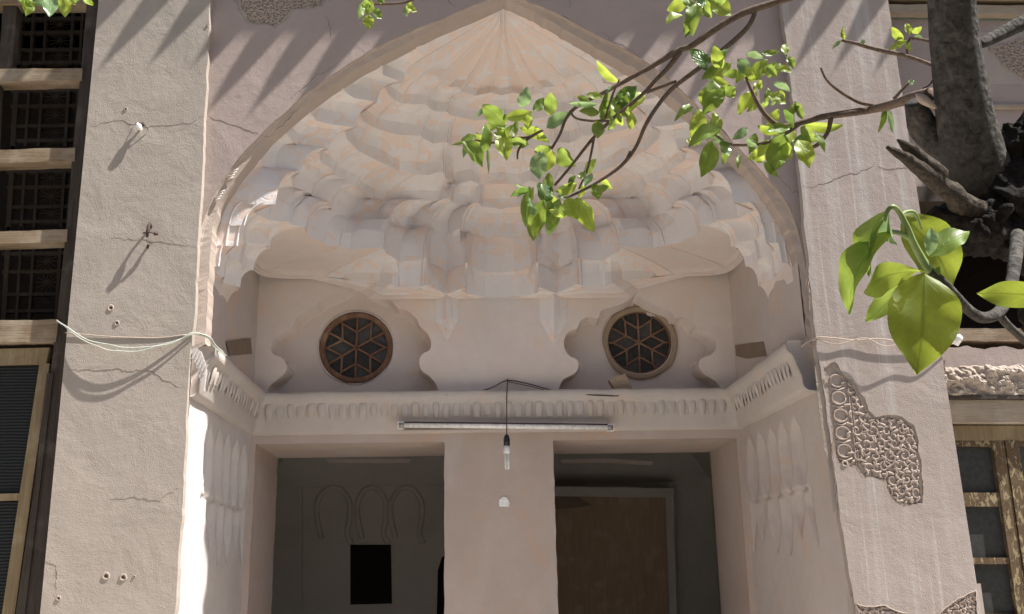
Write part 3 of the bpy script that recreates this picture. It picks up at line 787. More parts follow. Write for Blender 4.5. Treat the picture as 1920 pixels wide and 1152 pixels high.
for bay in ((20, 128, 8), (152, 276, 0), (304, 428, -8), (456, 598, -16)):
    y0_, y1_, sh = bay
    for x_, wd in ((28, 9), (54, 5), (78, 5), (128, 6), (146, 5)):
        qp('lattice_stile', latt(x_+sh, x_+sh+wd, y0_-30, y1_+30), YL, YL+.03, M_lat, lw)
    for t in (.12, .36, .66, .88):
        yy = y0_+(y1_-y0_)*t
        qp('lattice_rail', [(20+sh, yy), (150+sh, yy-2), (150+sh, yy+4), (20+sh, yy+6)], YL+.002, YL+.028, M_lat, lw)
    # eight-rayed fretwork between the stiles
    m = MB()
    for cy in (y0_+(y1_-y0_)*.24, y0_+(y1_-y0_)*.52, y0_+(y1_-y0_)*.78):
        c = P(104+sh, cy, YL+.01)
        for a in range(0, 180, 30):
            d = Vector((math.cos(R(a)), 0, math.sin(R(a))))*.055
            m.tube([c-d, c+d], .0022, 4)
    m.build('lattice_fretwork', M_lat, lw)
# glazed sash below
qp('sash_rail', [(-300, 662), (93, 652), (86, 682), (-300, 692)], YF+.012, YF+.05, M_wyel, lw)
qp('sash_stile', [(74, 682), (93, 682), (58, 930), (26, 1160), (10, 1300), (-18, 1300), (2, 1160), (36, 930)], YF+.014, YF+.05, M_wyel, lw)
qp('sash_rail', [(-300, 934), (42, 925), (40, 938), (-300, 948)], YF+.016, YF+.05, M_wyel, lw)
gm, gt, gb = nodemat('reeded_glass'); gv = pos(gt, (1, 1, 1))
wv = N(gt, 'ShaderNodeTexWave'); wv.bands_direction = 'Z'; wv.inputs['Scale'].default_value = 22; wv.inputs['Distortion'].default_value = 1.5
gt.links.new(gv, wv.inputs['Vector']); gb.inputs['Base Color'].default_value = (.02, .022, .022, 1); gb.inputs['Roughness'].default_value = .5; gb.inputs['Specular IOR Level'].default_value = .12
bump(gt, gb, wv.outputs[1], .5, .006)
qp('pane', [(-300, 680), (80, 678), (40, 934), (-300, 938)], YF+.03, YF+.034, gm, lw)
qp('pane', [(-300, 938), (42, 934), (6, 1300), (-300, 1300)], YF+.03, YF+.034, gm, lw)
m = MB(); m.prism([(-5.2, zb), (P(30, 1300, .03).x, zb), (P(30, 1300, .03).x, 1.2), (-5.2, 1.2)], .03, .2); m.build('parapet_wall', M_left, B)

# ---------------------------------------------------------------- right window bay
YU = .12
m = MB(); m.prism(polyxz([(1640, -500), (2900, -500), (2900, 360), (1640, 372)], YU), YU, YU+.2); m.build('upper_wall', M_span, B)
m = MB(); m.prism(wob(polyxz([(1650, 8), (2900, 20), (2900, 42), (1668, 24)], YU-.05), .004, .05, True), YU-.05, YU+.001); m.build('string_course', M_wbeam, B)
m = MB(); m.prism(polyxz([(1650, -25), (2900, -10), (2900, 6), (1650, -6)], YU-.07), YU-.07, YU-.001); m.build('string_course', M_brick, B)
m = MB(); m.prism(polyxz([(1668, 27), (2900, 45), (2900, 56), (1668, 36)], YU-.004), YU-.006, YU-.001); m.build('painted_band', M_tile, B)
m = MB(); m.prism(polyxz([(1700, 196), (2900, 200), (2900, 206), (1700, 202)], YU-.02), YU-.02, YU-.001); m.build('trim_batten', M_wbeam, B)
m = MB(); m.prism(polyxz([(1690, 350), (2900, 345), (2900, 372), (1690, 378)], YU-.02), YU-.02, YU+.2); m.build('lintel', M_wdark, B)
m = MB(); m.prism(wob(polyxz([(1740, 616), (2900, 616), (2900, 642), (1740, 640)], .02), .003, .04, True), .02, .2); 
rw = m.build('sill_beam', M_wrail, B)
# crumbling ledge: jagged blocks of broken gypsum
m = MB(); m.prism(wob(polyxz([(1745, 652), (2900, 655), (2900, 720), (1960, 728), (1925, 722), (1880, 735), (1850, 728), (1800, 738), (1760, 724), (1748, 700)], .0), .012, .02, True, 5), .0, .3); m.build('plaster_ledge', M_span, B)
v = []; f = []
nx, nz_ = 90, 16; a0 = P(1752, 684, -.01); a1 = P(2100, 742, -.01)
for i in range(nx+1):
    for j in range(nz_+1):
        x = a0.x+(a1.x-a0.x)*i/nx; z = a0.z+(a1.z-a0.z)*j/nz_
        nn = noise.fractal(Vector((x*16, 3, z*22)), .6, 2.1, 5)
        e_ = math.sin(math.pi*j/nz_)**.5
        top = .015*noise.noise(Vector((x*20, 0, 7)))
        v.append((x, .006-(.022+.03*nn)*e_, z+top*(1-j/nz_)+.012*noise.noise(Vector((x*25, 0, 1)))*(j/nz_)))
for i in range(nx):
    for j in range(nz_): q = i*(nz_+1)+j; f.append((q, q+1, q+nz_+2, q+nz_+1))
mk('crumbled_plaster', v, f, M_rough, B)
qp('lintel_beam', [(1760, 742), (2900, 745), (2900, 750), (1760, 748)], -.01, .2, M_wdark, B)
qp('lintel_board', [(1772, 750), (2900, 754), (2900, 797), (1780, 793)], .01, .2, M_wbeam, B)
YW = .06
m = MB()
sx = .146
def sq(x0, x1, y0, y1, w0=0):
    return [(x0+(y0-835)*sx, y0), (x1+(y0-835)*sx, y0), (x1+(y1-835)*sx, y1), (x0+(y1-835)*sx, y1)]
m.prism(polyxz([(1760, 798), (2900, 800), (2900, 828), (1764, 826)], YW-.01), YW-.01, YW+.06)
cw = m.build('casement_window', M_wyel, B); cw['label'] = 'old casement window with flaking cream paint and small dark panes'
qp('stile', sq(1770, 1791, 826, 1600), YW-.008, YW+.05, M_wflake, cw)
qp('stile', sq(1862, 1883, 826, 1600), YW-.008, YW+.05, M_wflake, cw)
qp('stile', sq(1886, 1910, 826, 1600), YW-.012, YW+.05, M_wflake, cw)
qp('stile', sq(1990, 2030, 826, 1600), YW-.008, YW+.05, M_wflake, cw)
for (xa, xb) in ((1788, 1866), (1906, 1994)):
    qp('glazing_bar', [(xa-1, 824), (xb, 824), (xb, 838), (xa, 836)], YW-.004, YW+.04, M_wflake, cw)
    for (y0_, y1_) in ((924, 950), (1046, 1058), (1152, 1170), (1275, 1290)):
        qp('glazing_bar', sq(xa, xb, y0_, y1_), YW-.003, YW+.04, M_wflake, cw)
    for (y0_, y1_) in ((836, 924), (950, 1046), (1058, 1152), (1170, 1275), (1290, 1500)):
        qp('pane', sq(xa, xb, y0_-4, y1_+4), YW+.02, YW+.024, random.choice([M_glass, M_glass, M_glassb]), cw)
m = MB(); m.box((rr[0][0]-.02, .05, zb), (5.4, .3, .9)); m.build('parapet_wall', M_left, B)

# ---------------------------------------------------------------- old stucco relief showing through the plaster
def inside(pt, poly_):
    x, y = pt; c = False; n = len(poly_); j = n-1
    for i in range(n):
        xi, yi = poly_[i]; xj, yj = poly_[j]
        if (yi > y) != (yj > y) and x < (xj-xi)*(y-yi)/(yj-yi)+xi: c = not c
        j = i
    return c
def relief(poly_, yfloor, rad_, seed, cols=None, lab=None, step=.052):
    rnd = random.Random(seed)
    xs = [p[0] for p in poly_]; zs = [p[1] for p in poly_]
    m = MB(); m.prism([(min(xs)-.03, min(zs)-.03), (max(xs)+.03, min(zs)-.03), (max(xs)+.03, max(zs)+.03), (min(xs)-.03, max(zs)+.03)], yfloor, yfloor+.004)
    # floor stays behind the plaster skin
    fl = m.build('stucco_ornament', M_relfloor, B)
    if lab: fl['label'] = lab
    m = MB()
    def curve(pts, r_):
        run = []
        for p in pts+[None]:
            if p is not None and inside(p, poly_): run.append(p)
            else:
                if len(run) > 2: m.tube([(q[0], yfloor-.003, q[1]) for q in run], [r_*(.7+.5*math.sin(math.pi*(i+1)/(len(run)+1))) for i in range(len(run))], 5)
                run = []
    xstart = min(xs)
    if cols:
        for cx in cols:
            for d in (0, .010): curve([(cx+d, z) for z in np.linspace(min(zs), max(zs), 60)], rad_*.7)
        cx = (min(xs)+cols[0])/2; z = min(zs)
        while z < max(zs):
            rr2 = (cols[0]-min(xs))*.33
            curve([(cx+rr2*math.cos(a), z+rr2*.9*math.sin(a)) for a in np.linspace(0, 6.28, 16)], rad_)
            curve([(cx-rr2, z+rr2*1.5), (cx, z+rr2*1.1), (cx+rr2, z+rr2*1.5)], rad_*.8)
            z += rr2*2.5
        xstart = cols[0]+.02
    z = min(zs); row = 0
    while z < max(zs)+step:
        x = xstart+(row % 2)*step*.5
        while x < max(xs)+step:
            cx, cz = x+rnd.uniform(-.006, .006), z+rnd.uniform(-.006, .006); s_ = rnd.choice((-1, 1)); a0_ = rnd.uniform(0, 6.28)
            R0 = step*rnd.uniform(.40, .52)
            curve([(cx+s_*R0*(1-t*.8)*math.cos(a0_+t*7.5), cz+R0*(1-t*.8)*math.sin(a0_+t*7.5)) for t in np.linspace(0, 1, 18)], rad_)
            for q in range(5):
                aa = a0_+q*1.26; bx, bz = cx+R0*.9*math.cos(aa), cz+R0*.9*math.sin(aa); dx, dz = math.cos(aa+.8), math.sin(aa+.8)
                curve([(bx+dx*t*step*.45+dz*.01*math.sin(t*3), bz+dz*t*step*.45) for t in np.linspace(0, 1, 6)], rad_*1.25)
            x += step
        z += step*.82; row += 1
    o = m.build('scroll_relief', M_reliefm, fl, True); o['kind'] = 'stuff'
c1 = xz(1601, 800, YP)[0]
relief(rel2, YP+.011, .0048, 4, cols=[c1-.004], lab='patch of carved arabesque stucco where newer plaster fell away', step=.068)
relief(rel1, .012, .004, 9, lab='patch of worn carved stucco above the arch', step=.045)
relief(rel3, YP+.009, .004, 12); relief(rel4, YP+.009, .004, 15)
for pp_, Y in ((rel2, YP), (rel1, 0)):
    m = MB(); m.prism(grow(pp_, .05), Y+.0055, Y+.009, holes=[wob(grow(pp_, -.002), .010, .010, True, 8)]); m.build('undercoat', M_scar if Y == 99 else M_rough, B)
# plaster edge lips round the relief
for pp_, Y in ((rel3, YP), (rel4, YP)):
    q = wob(pp_, .006, .012, True); q.append(q[0])
    m = MB(); m.tube([(a, Y-.000, b) for a, b in q], [.0022+.0015*abs(noise.noise(Vector((a*40, b*40, 0)))) for a, b in q], 5); m.build('broken_plaster_edge', M_lip, B, True)
sx_ = relief(polyxz([(1850, 90), (1930, 70), (1990, 90), (1990, 150), (1920, 150), (1880, 125)], YU), YU-.002, .004, 21) 

# ---------------------------------------------------------------- cracks: raised lip on one side and dark groove
def crack(pts, Y, wd=.002, lip=.003, seed=1):
    sp = [Vector(p) for p in polyxz(pts, Y)]
    q = []
    for a, b in zip(sp, sp[1:]):
        L = (b-a).length; k = max(1, int(L/.012)); nn = Vector((-(b-a).y, (b-a).x)).normalized()
        for j in range(k):
            c = a.lerp(b, j/k); d = .009*noise.fractal(Vector((c.x*26, c.y*26, seed)), .6, 2, 5); q.append(c+nn*d)
    q.append(sp[-1]); m = MB(); m2 = MB(); v = []; v2 = []
    for i, c in enumerate(q):
        t = math.sin(math.pi*(i+.6)/(len(q)+.2))**.5*(.5+.9*abs(noise.noise(Vector((c.x*25, c.y*25, 3)))))
        d = (q[min(i+1, len(q)-1)]-q[max(i-1, 0)]).normalized(); nn = Vector((-d.y, d.x))
        if nn.y < 0: nn = -nn
        v += [(c.x-nn.x*wd*t, Y-.0004, c.y-nn.y*wd*t), (c.x+nn.x*wd*t, Y-.0004, c.y+nn.y*wd*t)]
        l0 = c-nn*wd*t; l1 = c-nn*(wd*t+lip*t); v2 += [(l0.x, Y-.0003, l0.y), (l0.x, Y-.0009*t-.0004, l0.y), (l1.x, Y-.0002, l1.y)]
    n = len(q)
    o = mk('crack', v, [(2*i, 2*i+2, 2*i+3, 2*i+1) for i in range(n-1)], M_crack, B)
    f2 = []
    for i in range(n-1): a = 3*i; f2 += [(a, a+1, a+4, a+3), (a+1, a+2, a+5, a+4)]
    mk('crack_lip', v2, f2, M_lip, o, False)
for pts in ([(168, 236), (185, 235), (215, 226), (245, 233), (275, 238), (315, 235), (355, 232), (382, 219)], [(125, 695), (160, 694), (205, 693), (250, 696), (290, 697), (305, 712), (340, 727)],
            [(205, 935), (240, 934), (285, 937), (300, 941), (318, 922), (335, 916)], [(85, 1050), (104, 1062), (106, 1105)], [(205, 448), (250, 449), (300, 454), (366, 463)],
            [(1505, 352), (1540, 347), (1580, 331), (1622, 320), (1641, 304)], [(1645, 312), (1668, 320), (1690, 315), (1712, 314)],
            [(1512, 470), (1516, 520), (1519, 600)][::-1], [(1560, 842), (1565, 900), (1572, 960)]):
    crack(pts, YP, .0016 if pts[0][0] != 205 else .0010)
for pts in ([(392, 218), (420, 230), (460, 243), (484, 251)], [(545, 185), (575, 162), (595, 142), (612, 135), (632, 118)], [(612, 30), (618, 55), (620, 72)], [(835, -8), (842, 6), (856, 14)],
            [(1125, 58), (1150, 80), (1180, 92), (1200, 108)], [(1448, 322), (1462, 335), (1478, 352), (1484, 362)], [(1484, 362), (1492, 358), (1500, 366)], [(1062, -8), (1072, 8), (1068, 16)]):
    crack(pts, 0, .002)
crack([(487, 252), (497, 256), (505, 258), (512, 250), (560, 205)], .017, .002)
# pits where fixings were torn out
def pit(px, py, Y, r_):
    c = P(px, py, Y); m = MB(); n = 14; v = []; f = []
    for i in range(n):
        a = 2*math.pi*i/n; w_ = 1+.3*noise.noise(Vector((math.cos(a)*1.5, math.sin(a)*1.5, px)))
        for (rr_, yy) in ((1.5, 0), (1.12, -.0032), (.8, -.001), (.45, .0)):
            v.append((c.x+r_*rr_*w_*math.cos(a), Y-.0006+yy, c.z+r_*rr_*w_*math.sin(a)))
    for i in range(n):
        for j in range(3): a = i*4+j; b = ((i+1) % n)*4+j; f.append((a, b, b+1, a+1))
    o = mk('plaster_pit', v, f, M_lip, B, True)
    m.add([(c.x+r_*.85*math.cos(2*math.pi*i/n), Y-.0012, c.z+r_*.8*math.sin(2*math.pi*i/n)) for i in range(n)], [tuple(range(n))]); m.build('pit_hole', M_crack, o)
for a in ((208, 578, .011), (219, 606, .009), (199, 1081, .012), (231, 1083, .012), (110, 1122, .008), (252, 1081, .004), (236, 205, .007), (388, 50, .005)):
    pit(a[0], a[1], YP, a[2])
pit(1584, 870, YP, .011)
# crumbled notch edges down the left pier's inner corner
m = MB(); m.prism(polyxz([(352, 655), (366, 650), (378, 660), (388, 690), (384, 735), (372, 700), (362, 668)], -.02), -.03, -.02); m.build('plaster_fragment', M_reveal, B)
for i in range(6):
    a = [(366+i*4.2, 655+i*6), (370+i*4.2, 652+i*6), (362+i*4.2, 672+i*6), (358+i*4.2, 674+i*6)]
    m = MB(); m.prism(polyxz(a, -.033), -.034, -.03); m.build('ornament_fragment', M_reveal, B)
for (px, py) in ((408, 370), (433, 330)):
    m = MB()
    for i in range(4):
        a = P(px-8+i*3, py+8-i*5, .012); b = P(px+5+i*3, py+2-i*5, .012); m.tube([a, b], .0035, 5)
    m.build('ornament_fragment', M_reveal, B, True)

# ---------------------------------------------------------------- eave whose pointed valance throws the saw-tooth shadow
m = MB()
ET, EB = .45, .366
tipz = P(187, 133, YP).z + (ET+YP)*KZ
ZE = tipz
m.box((-6.5, -EB, ZE), (6.7, .9, ZE+.03)); eave = m.build('roof_eave', M_roofm, B)
px0 = P(187, 133, YP).x+KX*(ET+YP); pt = .2165
i0 = -int((px0+6.3)/pt)
m = MB(); tv = [(-.083, EB-ET+.078, .004), (.083, .0, .004)]
tvv = [(-.072, 0, 0), (.072, 0, 0), (.045, -.042, 0), (0, -(ET-EB), 0), (-.045, -.042, 0)]
t0 = mk('eave_tooth', [(a, b, c) for a, b, c in tvv]+[(a, b, c+.003) for a, b, c in tvv], [(0, 1, 2, 3, 4), (9, 8, 7, 6, 5)]+[(i, (i+1) % 5, (i+1) % 5+5, i+5) for i in range(5)], M_roofm, eave)
k = 0
while px0+i0*pt < 6.5:
    o = t0 if k == 0 else t0.copy()
    if k: C.objects.link(o); o.parent = eave
    o.location = (px0+i0*pt+random.uniform(-.006, .006), -EB, ZE+.003); o.scale = (random.uniform(.94, 1.05), random.uniform(.93, 1.05), 1); i0 += 1; k += 1

# ================================================================ small things on the house
# fluorescent tube
c0 = P(748, 798, YB-.11); c1_ = P(1149, 802, YB-.11)
T = empty('tube_light', (c0+c1_)/2, 'long white fluorescent tube fixed under the cornice above the pier between the doorways', 'lamp')
m = MB(); m.tube([c0+Vector((.02, 0, 0)), c1_-Vector((.02, 0, 0))], .0135, 14); m.build('tube', M_tube, T, True)
for a, s_ in ((c0, 1), (c1_, -1)):
    m = MB(); m.tube([a, a+Vector((s_*.03, 0, 0))], .015, 14); m.build('end_cap', M_metal, T, True)
    m = MB(); m.box(a+Vector((-.008 if s_ > 0 else -.03, -.0, -.017)), a+Vector((.03 if s_ > 0 else .008, .05, .022))); m.build('lampholder', M_white, T)
m = MB(); m.tube([c0+Vector((.01, .004, .019)), c1_+Vector((-.01, .004, .019))], .004, 6); m.build('shadow_line', M_wire, T, True)  # thin dark rod standing in for the shadow gap above the tube
m = MB(); m.box(c0+Vector((.02, .03, -.006)), c1_+Vector((-.02, .05, .006))); m.build('batten', M_metal, T)
# hanging energy-saving bulb
hk = P(951, 714, YB-.015); tp = P(950, 818, YB-.16)
Bu = empty('hanging_bulb', hk, 'energy saving bulb in a black holder hanging on a flex in front of the tube', 'lamp')
hk2 = P(950, 745, YB-.13)
m = MB(); m.tube([hk, hk+Vector((0, -.05, -.02)), hk2, hk2.lerp(tp, .5), tp], .0032, 6); m.build('flex', M_wire, Bu, True)
m = MB(); m.tube([tp+Vector((0, 0, .01)), tp, tp-Vector((0, 0, .02)), tp-Vector((0, 0, .055))], [.006, .014, .0185, .0185], 14); m.build('holder', M_blk, Bu, True)
b0 = tp-Vector((0, 0, .055))
m = MB(); m.tube([b0, b0-Vector((0, 0, .03)), b0-Vector((0, 0, .045))], [.016, .02, .017], 14); m.build('ballast', M_white, Bu, True)
for dx, dy in ((-.009, 0), (.009, 0), (0, .009)):
    q = b0-Vector((0, 0, .04))+Vector((dx, dy, 0)); m = MB(); m.tube([q, q-Vector((0, 0, .085)), q-Vector((0, 0, .095))], [.0055, .0055, .003], 8); m.build('glass_tube', M_tube, Bu, True)
# cable pinned on the wall above the cornice
def wire(name, pts, r_, mat, label, cat, Yf=None):
    q = [Vector(tuple(a)) for a in spline([tuple(p) for p in pts], 6)]
    m = MB(); m.tube(q, r_, 6); o = m.build(name, mat, None, True)
    return tag(o, label, cat)
wire('cable', [P(836, 741, YB-.095), P(880, 738, YB-.05), P(920, 728, YB-.03), P(951, 714, YB-.01), P(990, 720, YB-.02), P(1040, 733, YB-.05), P(1095, 740, YB-.09), P(1150, 743, YB-.095)], .0034, M_wire, 'thin brown cable looped over a nail above the middle of the cornice', 'cable')
wire('cable', [P(953, 716, YB-.012), P(1000, 726, YB-.04), P(1050, 738, YB-.07), P(1110, 741.5, YB-.09), P(1160, 743, YB-.095)], .0025, M_wire, 'second brown strand slanting from the nail to the right end on the cornice', 'cable')
m = MB(); m.tube([P(951, 713, YB+.01), P(951, 712, YB-.03)], .005, 6); tag(m.build('nail', M_rust, None), 'small rusty nail above the cornice holding the brown cables', 'nail')
def sag(a, b, h, n=10, wig=.0, seed=0):
    out = []
    for i in range(n+1):
        t = i/n; p = a.lerp(b, t); p = p+Vector((0, -.03*math.sin(math.pi*t), -4*h*t*(1-t)+wig*noise.noise(Vector((t*6, seed, 0))))); out.append(p)
    return out
wA = P(106, 602, -.05); wB = P(362, 627, -.045)
wire('cable', sag(wA, wB, .10, 12, .01, 1)+[P(390, 634, -.02), P(402, 652, .04), P(424, 668, .12)], .0036, M_wirel, 'pale sagging wire slung across the left pier to the arch corner', 'cable')
wire('cable', sag(wA+Vector((0, 0, .003)), wB+Vector((0, -.01, .004)), .122, 12, .012, 5)+[P(392, 632, -.02), P(404, 648, .04), P(420, 662, .12)], .0032, M_wirel, 'lower of two pale wires sagging across the left pier', 'cable')
wire('cable', [P(122, 624, -.05), P(200, 631, -.048), P(290, 634, -.046), P(350, 628, -.046)], .0026, M_lip, 'thin taut cord running straight above the sagging wires', 'cable')
wire('cable', [P(1500, 650, .05), P(1530, 634, -.045), P(1560, 634, -.06), P(1600, 638, -.055), P(1650, 636, -.06), P(1700, 643, -.058), P(1745, 645, -.055), P(1790, 642, -.05)], .0036, M_lip, 'twisted pale wire strung across the right pier', 'cable')
wire('cable', [P(1498, 652, .05), P(1528, 637, -.04), P(1570, 646, -.075), P(1620, 634, -.075), P(1660, 650, -.08), P(1710, 640, -.075), P(1750, 652, -.07), P(1790, 644, -.05)], .0028, M_lip, 'loose kinked strand beside the twisted wire on the right pier', 'cable')
m = MB(); m.tube([P(1790, 646, -.03), P(1797, 634, -.04), P(1802, 630, -.045)], [.018, .02, .012], 12, .1, 30)
tag(m.build('insulator', M_white, None, True), 'white porcelain knob at the end of the wire by the right window sill', 'insulator')
# white insulator with iron peg on the left pier
I = empty('insulator', P(266, 240, YP), 'white insulator on an iron peg on the upper left pier', 'insulator')
c = P(266, 238, YP)
m = MB(); m.tube([c+Vector((.01, .01, .008)), c+Vector((.006, -.02, .01)), c+Vector((-.006, -.03, .0))], .006, 8); m.build('peg', M_rust, I, True)
m = MB(); m.tube([c+Vector((-.012, -.02, .004)), c+Vector((-.006, -.026, -.008)), c+Vector((.004, -.03, -.024)), c+Vector((.012, -.03, -.034))], [.010, .014, .010, .004], 10, .15, 40); m.build('porcelain', M_white, I, True)
m = MB(); m.tube([c+Vector((-.03, -.004, .018)), c+Vector((-.01, -.02, .012)), c+Vector((.02, -.02, .0)), c+Vector((.034, -.004, -.02))], .0018, 5); m.build('tie_wire', M_rust, I, True)
H = empty('iron_bracket', P(282, 440, YP), 'rusty iron hook with broken fitting on the left pier below the insulator', 'hook')
c = P(282, 440, YP)
m = MB(); m.tube([c+Vector((0, .0, .035)), c+Vector((.003, -.025, .05)), c+Vector((.002, -.038, .03)), c+Vector((.0, -.04, .0)), c+Vector((-.002, -.038, -.028))], [.006, .006, .008, .009, .006], 8, .2, 40); m.build('hook', M_rust, H, True)
m = MB(); m.tube([c+Vector((-.02, -.045, -.01)), c+Vector((.01, -.05, -.006)), c+Vector((.04, -.03, -.008))], .0035, 6); m.build('cross_bar', M_rust, H, True)
m = MB(); m.tube([c+Vector((.028, -.036, -.01)), c+Vector((.044, -.028, -.006))], .008, 8); m.build('nut', M_rust, H, True)
m = MB(); m.tube([c+Vector((-.004, .0, -.055)), c+Vector((-.002, -.014, -.06)), c+Vector((-.004, -.014, -.075))], .006, 6, .2, 40); m.build('stub', M_rust, H, True)
# white socket scar on the pier
m = MB(); m.prism(wob(polyxz([(936, 950), (936, 938), (942, 932), (950, 933), (956, 944), (954, 951)], YB), .002, .01, True), YB-.006, YB-.0015)
tag(m.build('socket_plate', M_white, None), 'small broken white socket plate on the plaster pier below the bulb', 'socket')
# brick leaning below the right round window
m = MB(); q = polyxz([(1142, 712), (1172, 701), (1190, 742), (1160, 745)], YB-.03); m.prism(q, YB-.04, YB+.03)
tag(m.build('loose_brick', M_brick, None), 'tan brick leaning on the cornice below the right round window', 'brick')

# ================================================================ persimmon tree in front
TB = Vector((1.9, -2.6, 0))
TR = empty('persimmon_tree', TB, 'leafing persimmon tree with grey limb, black burl and lime leaves in front of the house', 'tree')
def br(name, pts, mat, parent=None, disp=.12, seg=10, freq=12, k=6):
    """pts: (px, py, dist, radius px)"""
    q = spline(pts, k); P3 = [Dp(a[0], a[1], a[2]) for a in q]; rd = [max(.3, a[3])*(.84 if name in ('twig', 'branch') else 1)/F*a[2] for a in q]
    m = MB(); m.tube(P3, rd, seg, disp, freq); return m.build(name, mat, parent or TR, True)
def world(p): # world point to survey numbers
    d = p-CAM; z = d.dot(fw); return (W0/2+F*d.dot(rt)/z, H0/2-F*d.dot(up)/z, z)
tb = world(Vector((1.3, -2.9, 1.1))); tb0 = world(Vector((1.35, -2.85, 0.0)))
trunk = br('trunk', [(1862, 402, 1.62, 72), (1885, 385, 1.62, 96), (1920, 380, 1.64, 104), (1990, 420, 1.66, 105), (2060, 520, 1.7, 108), (2090, 800, 1.8, 112), (2080, 1500, 2.0, 120), (2080, 3200, 2.3, 150)], M_burl, None, .38, 64, 13, 16)
limb = br('limb', [(1775, -260, 1.50, 40), (1782, -60, 1.53, 43), (1785, 0, 1.54, 42), (1793, 100, 1.56, 44), (1806, 200, 1.58, 50), (1822, 290, 1.60, 58), (1850, 370, 1.63, 66), (1890, 420, 1.66, 60)], M_bark, None, .05, 28, 14, 8)
# lenticel bumps along the smooth limb
m = MB()
for i in range(70):
    t = random.random(); py = -20+t*330; cx = float(np.interp(py, [0, 100, 200, 290], [1787, 1794, 1806, 1822])); hw = float(np.interp(py, [0, 100, 200, 290], [46, 48, 54, 62]))
    a = random.uniform(.2, 1.05); px = cx+hw*math.sin(a)*.97; dd = float(np.interp(py, [0, 290], [1.54, 1.6]))-hw/F*1.55*math.cos(a)
    p = Dp(px, py, dd); r_ = random.uniform(.0012, .0028)
    m.tube([p-Vector((r_*1.3, 0, 0)), p, p+Vector((r_*1.3, 0, 0))], [r_*.4, r_, r_*.4], 6)
o = m.build('lenticels', M_bark, limb, True); o['kind'] = 'stuff'
br('broken_limb', [(1663, 276, 1.44, 3), (1690, 292, 1.45, 9), (1730, 322, 1.48, 14), (1780, 360, 1.52, 20), (1830, 405, 1.56, 28), (1870, 430, 1.6, 34)], M_brok, None, .35, 16, 22)
br('broken_limb', [(1682, 262, 1.47, 2), (1700, 275, 1.47, 8), (1730, 300, 1.48, 11), (1765, 330, 1.50, 15)], M_brok, None, .35, 12, 22)
br('burl', [(1745, 395, 1.56, 10), (1765, 412, 1.56, 28), (1800, 420, 1.57, 48), (1850, 425, 1.58, 58), (1900, 440, 1.6, 52)], M_burl, None, .5, 48, 24, 14)
st = br('cut_stub', [(1800, 290, 1.62, 30), (1765, 268, 1.62, 30), (1735, 242, 1.62, 27), (1722, 215, 1.61, 23), (1714, 192, 1.60, 17)], M_bark, None, .12, 18, 20)
br('cut_face', [(1716, 176, 1.575, 1), (1730, 186, 1.572, 9), (1750, 199, 1.572, 5), (1756, 204, 1.575, 1)], M_white if False else M_lip, st, .05, 10)
br('burl', [(1850, 250, 1.6, 8), (1880, 268, 1.6, 30), (1915, 262, 1.6, 42), (1960, 280, 1.6, 50), (2000, 380, 1.64, 70)], M_burl, None, .55, 48, 26, 14)
br('limb', [(1835, 84, 1.66, 9), (1860, 72, 1.68, 12), (1900, 52, 1.7, 14), (1960, 22, 1.72, 15), (2040, -20, 1.75, 16)], M_bark, None, .08)
Tt = {}
Tt['curl'] = br('twig', [(1908, 440, 1.40, 15), (1903, 490, 1.32, 15), (1893, 545, 1.26, 14), (1873, 585, 1.20, 14), (1842, 596, 1.17, 13), (1812, 578, 1.15, 12), (1790, 553, 1.13, 11), (1768, 530, 1.12, 11), (1744, 508, 1.12, 10)], M_bark, None, .10)
br('twig', [(1872, 588, 1.21, 10), (1890, 610, 1.22, 9), (1925, 642, 1.24, 9), (1980, 690, 1.3, 9)], M_bark)
d2 = 1.9
Tt['main'] = br('branch', [(1745, 178, 1.62, 16), (1712, 184, 1.66, 14), (1680, 194, 1.75, 11), (1640, 204, d2, 10), (1595, 212, d2, 8.5), (1545, 219, d2, 7.5), (1510, 228, d2, 7), (1470, 237, d2, 6.5), (1445, 226, d2, 6), (1424, 200, d2, 5), (1410, 172, d2, 4), (1398, 145, d2, 3)], M_twig, None, .1)
br('twig', [(1503, 230, d2, 5), (1475, 250, d2, 4), (1440, 268, d2, 3.5), (1400, 272, d2, 3.5), (1370, 271, d2, 3), (1345, 256, d2, 3), (1325, 238, d2, 2.5)], M_twig)
br('twig', [(1558, 222, d2, 6), (1552, 248, d2, 5), (1535, 270, d2, 4.5), (1518, 277, d2, 4), (1495, 273, d2, 3.5)], M_twig)
br('twig', [(1640, 198, d2, 4), (1610, 192, d2, 4), (1575, 172, d2, 3.5), (1550, 150, d2, 3), (1539, 127, d2, 2.5)], M_twig)
br('twig', [(1676, 186, d2, 4), (1690, 170, d2, 3.5), (1705, 155, d2, 3)], M_twig)
br('twig', [(1752, 124, 1.7, 4.5), (1720, 112, 1.75, 4.5), (1685, 102, 1.8, 5), (1640, 92, 1.85, 4.5), (1605, 82, 1.85, 4), (1578, 76, 1.85, 3.5)], M_twig)
br('twig', [(1701, 102, 1.8, 3), (1702, 84, 1.8, 2.5), (1706, 72, 1.8, 2)], M_twig)
br('twig', [(1745, 78, 1.75, 3.5), (1725, 74, 1.78, 3), (1706, 72, 1.8, 2.5)], M_twig)
br('twig', [(1750, 128, 1.62, 2), (1751, 145, 1.62, 2), (1742, 160, 1.63, 1.6), (1730, 166, 1.64, 1.5)], M_wdark)
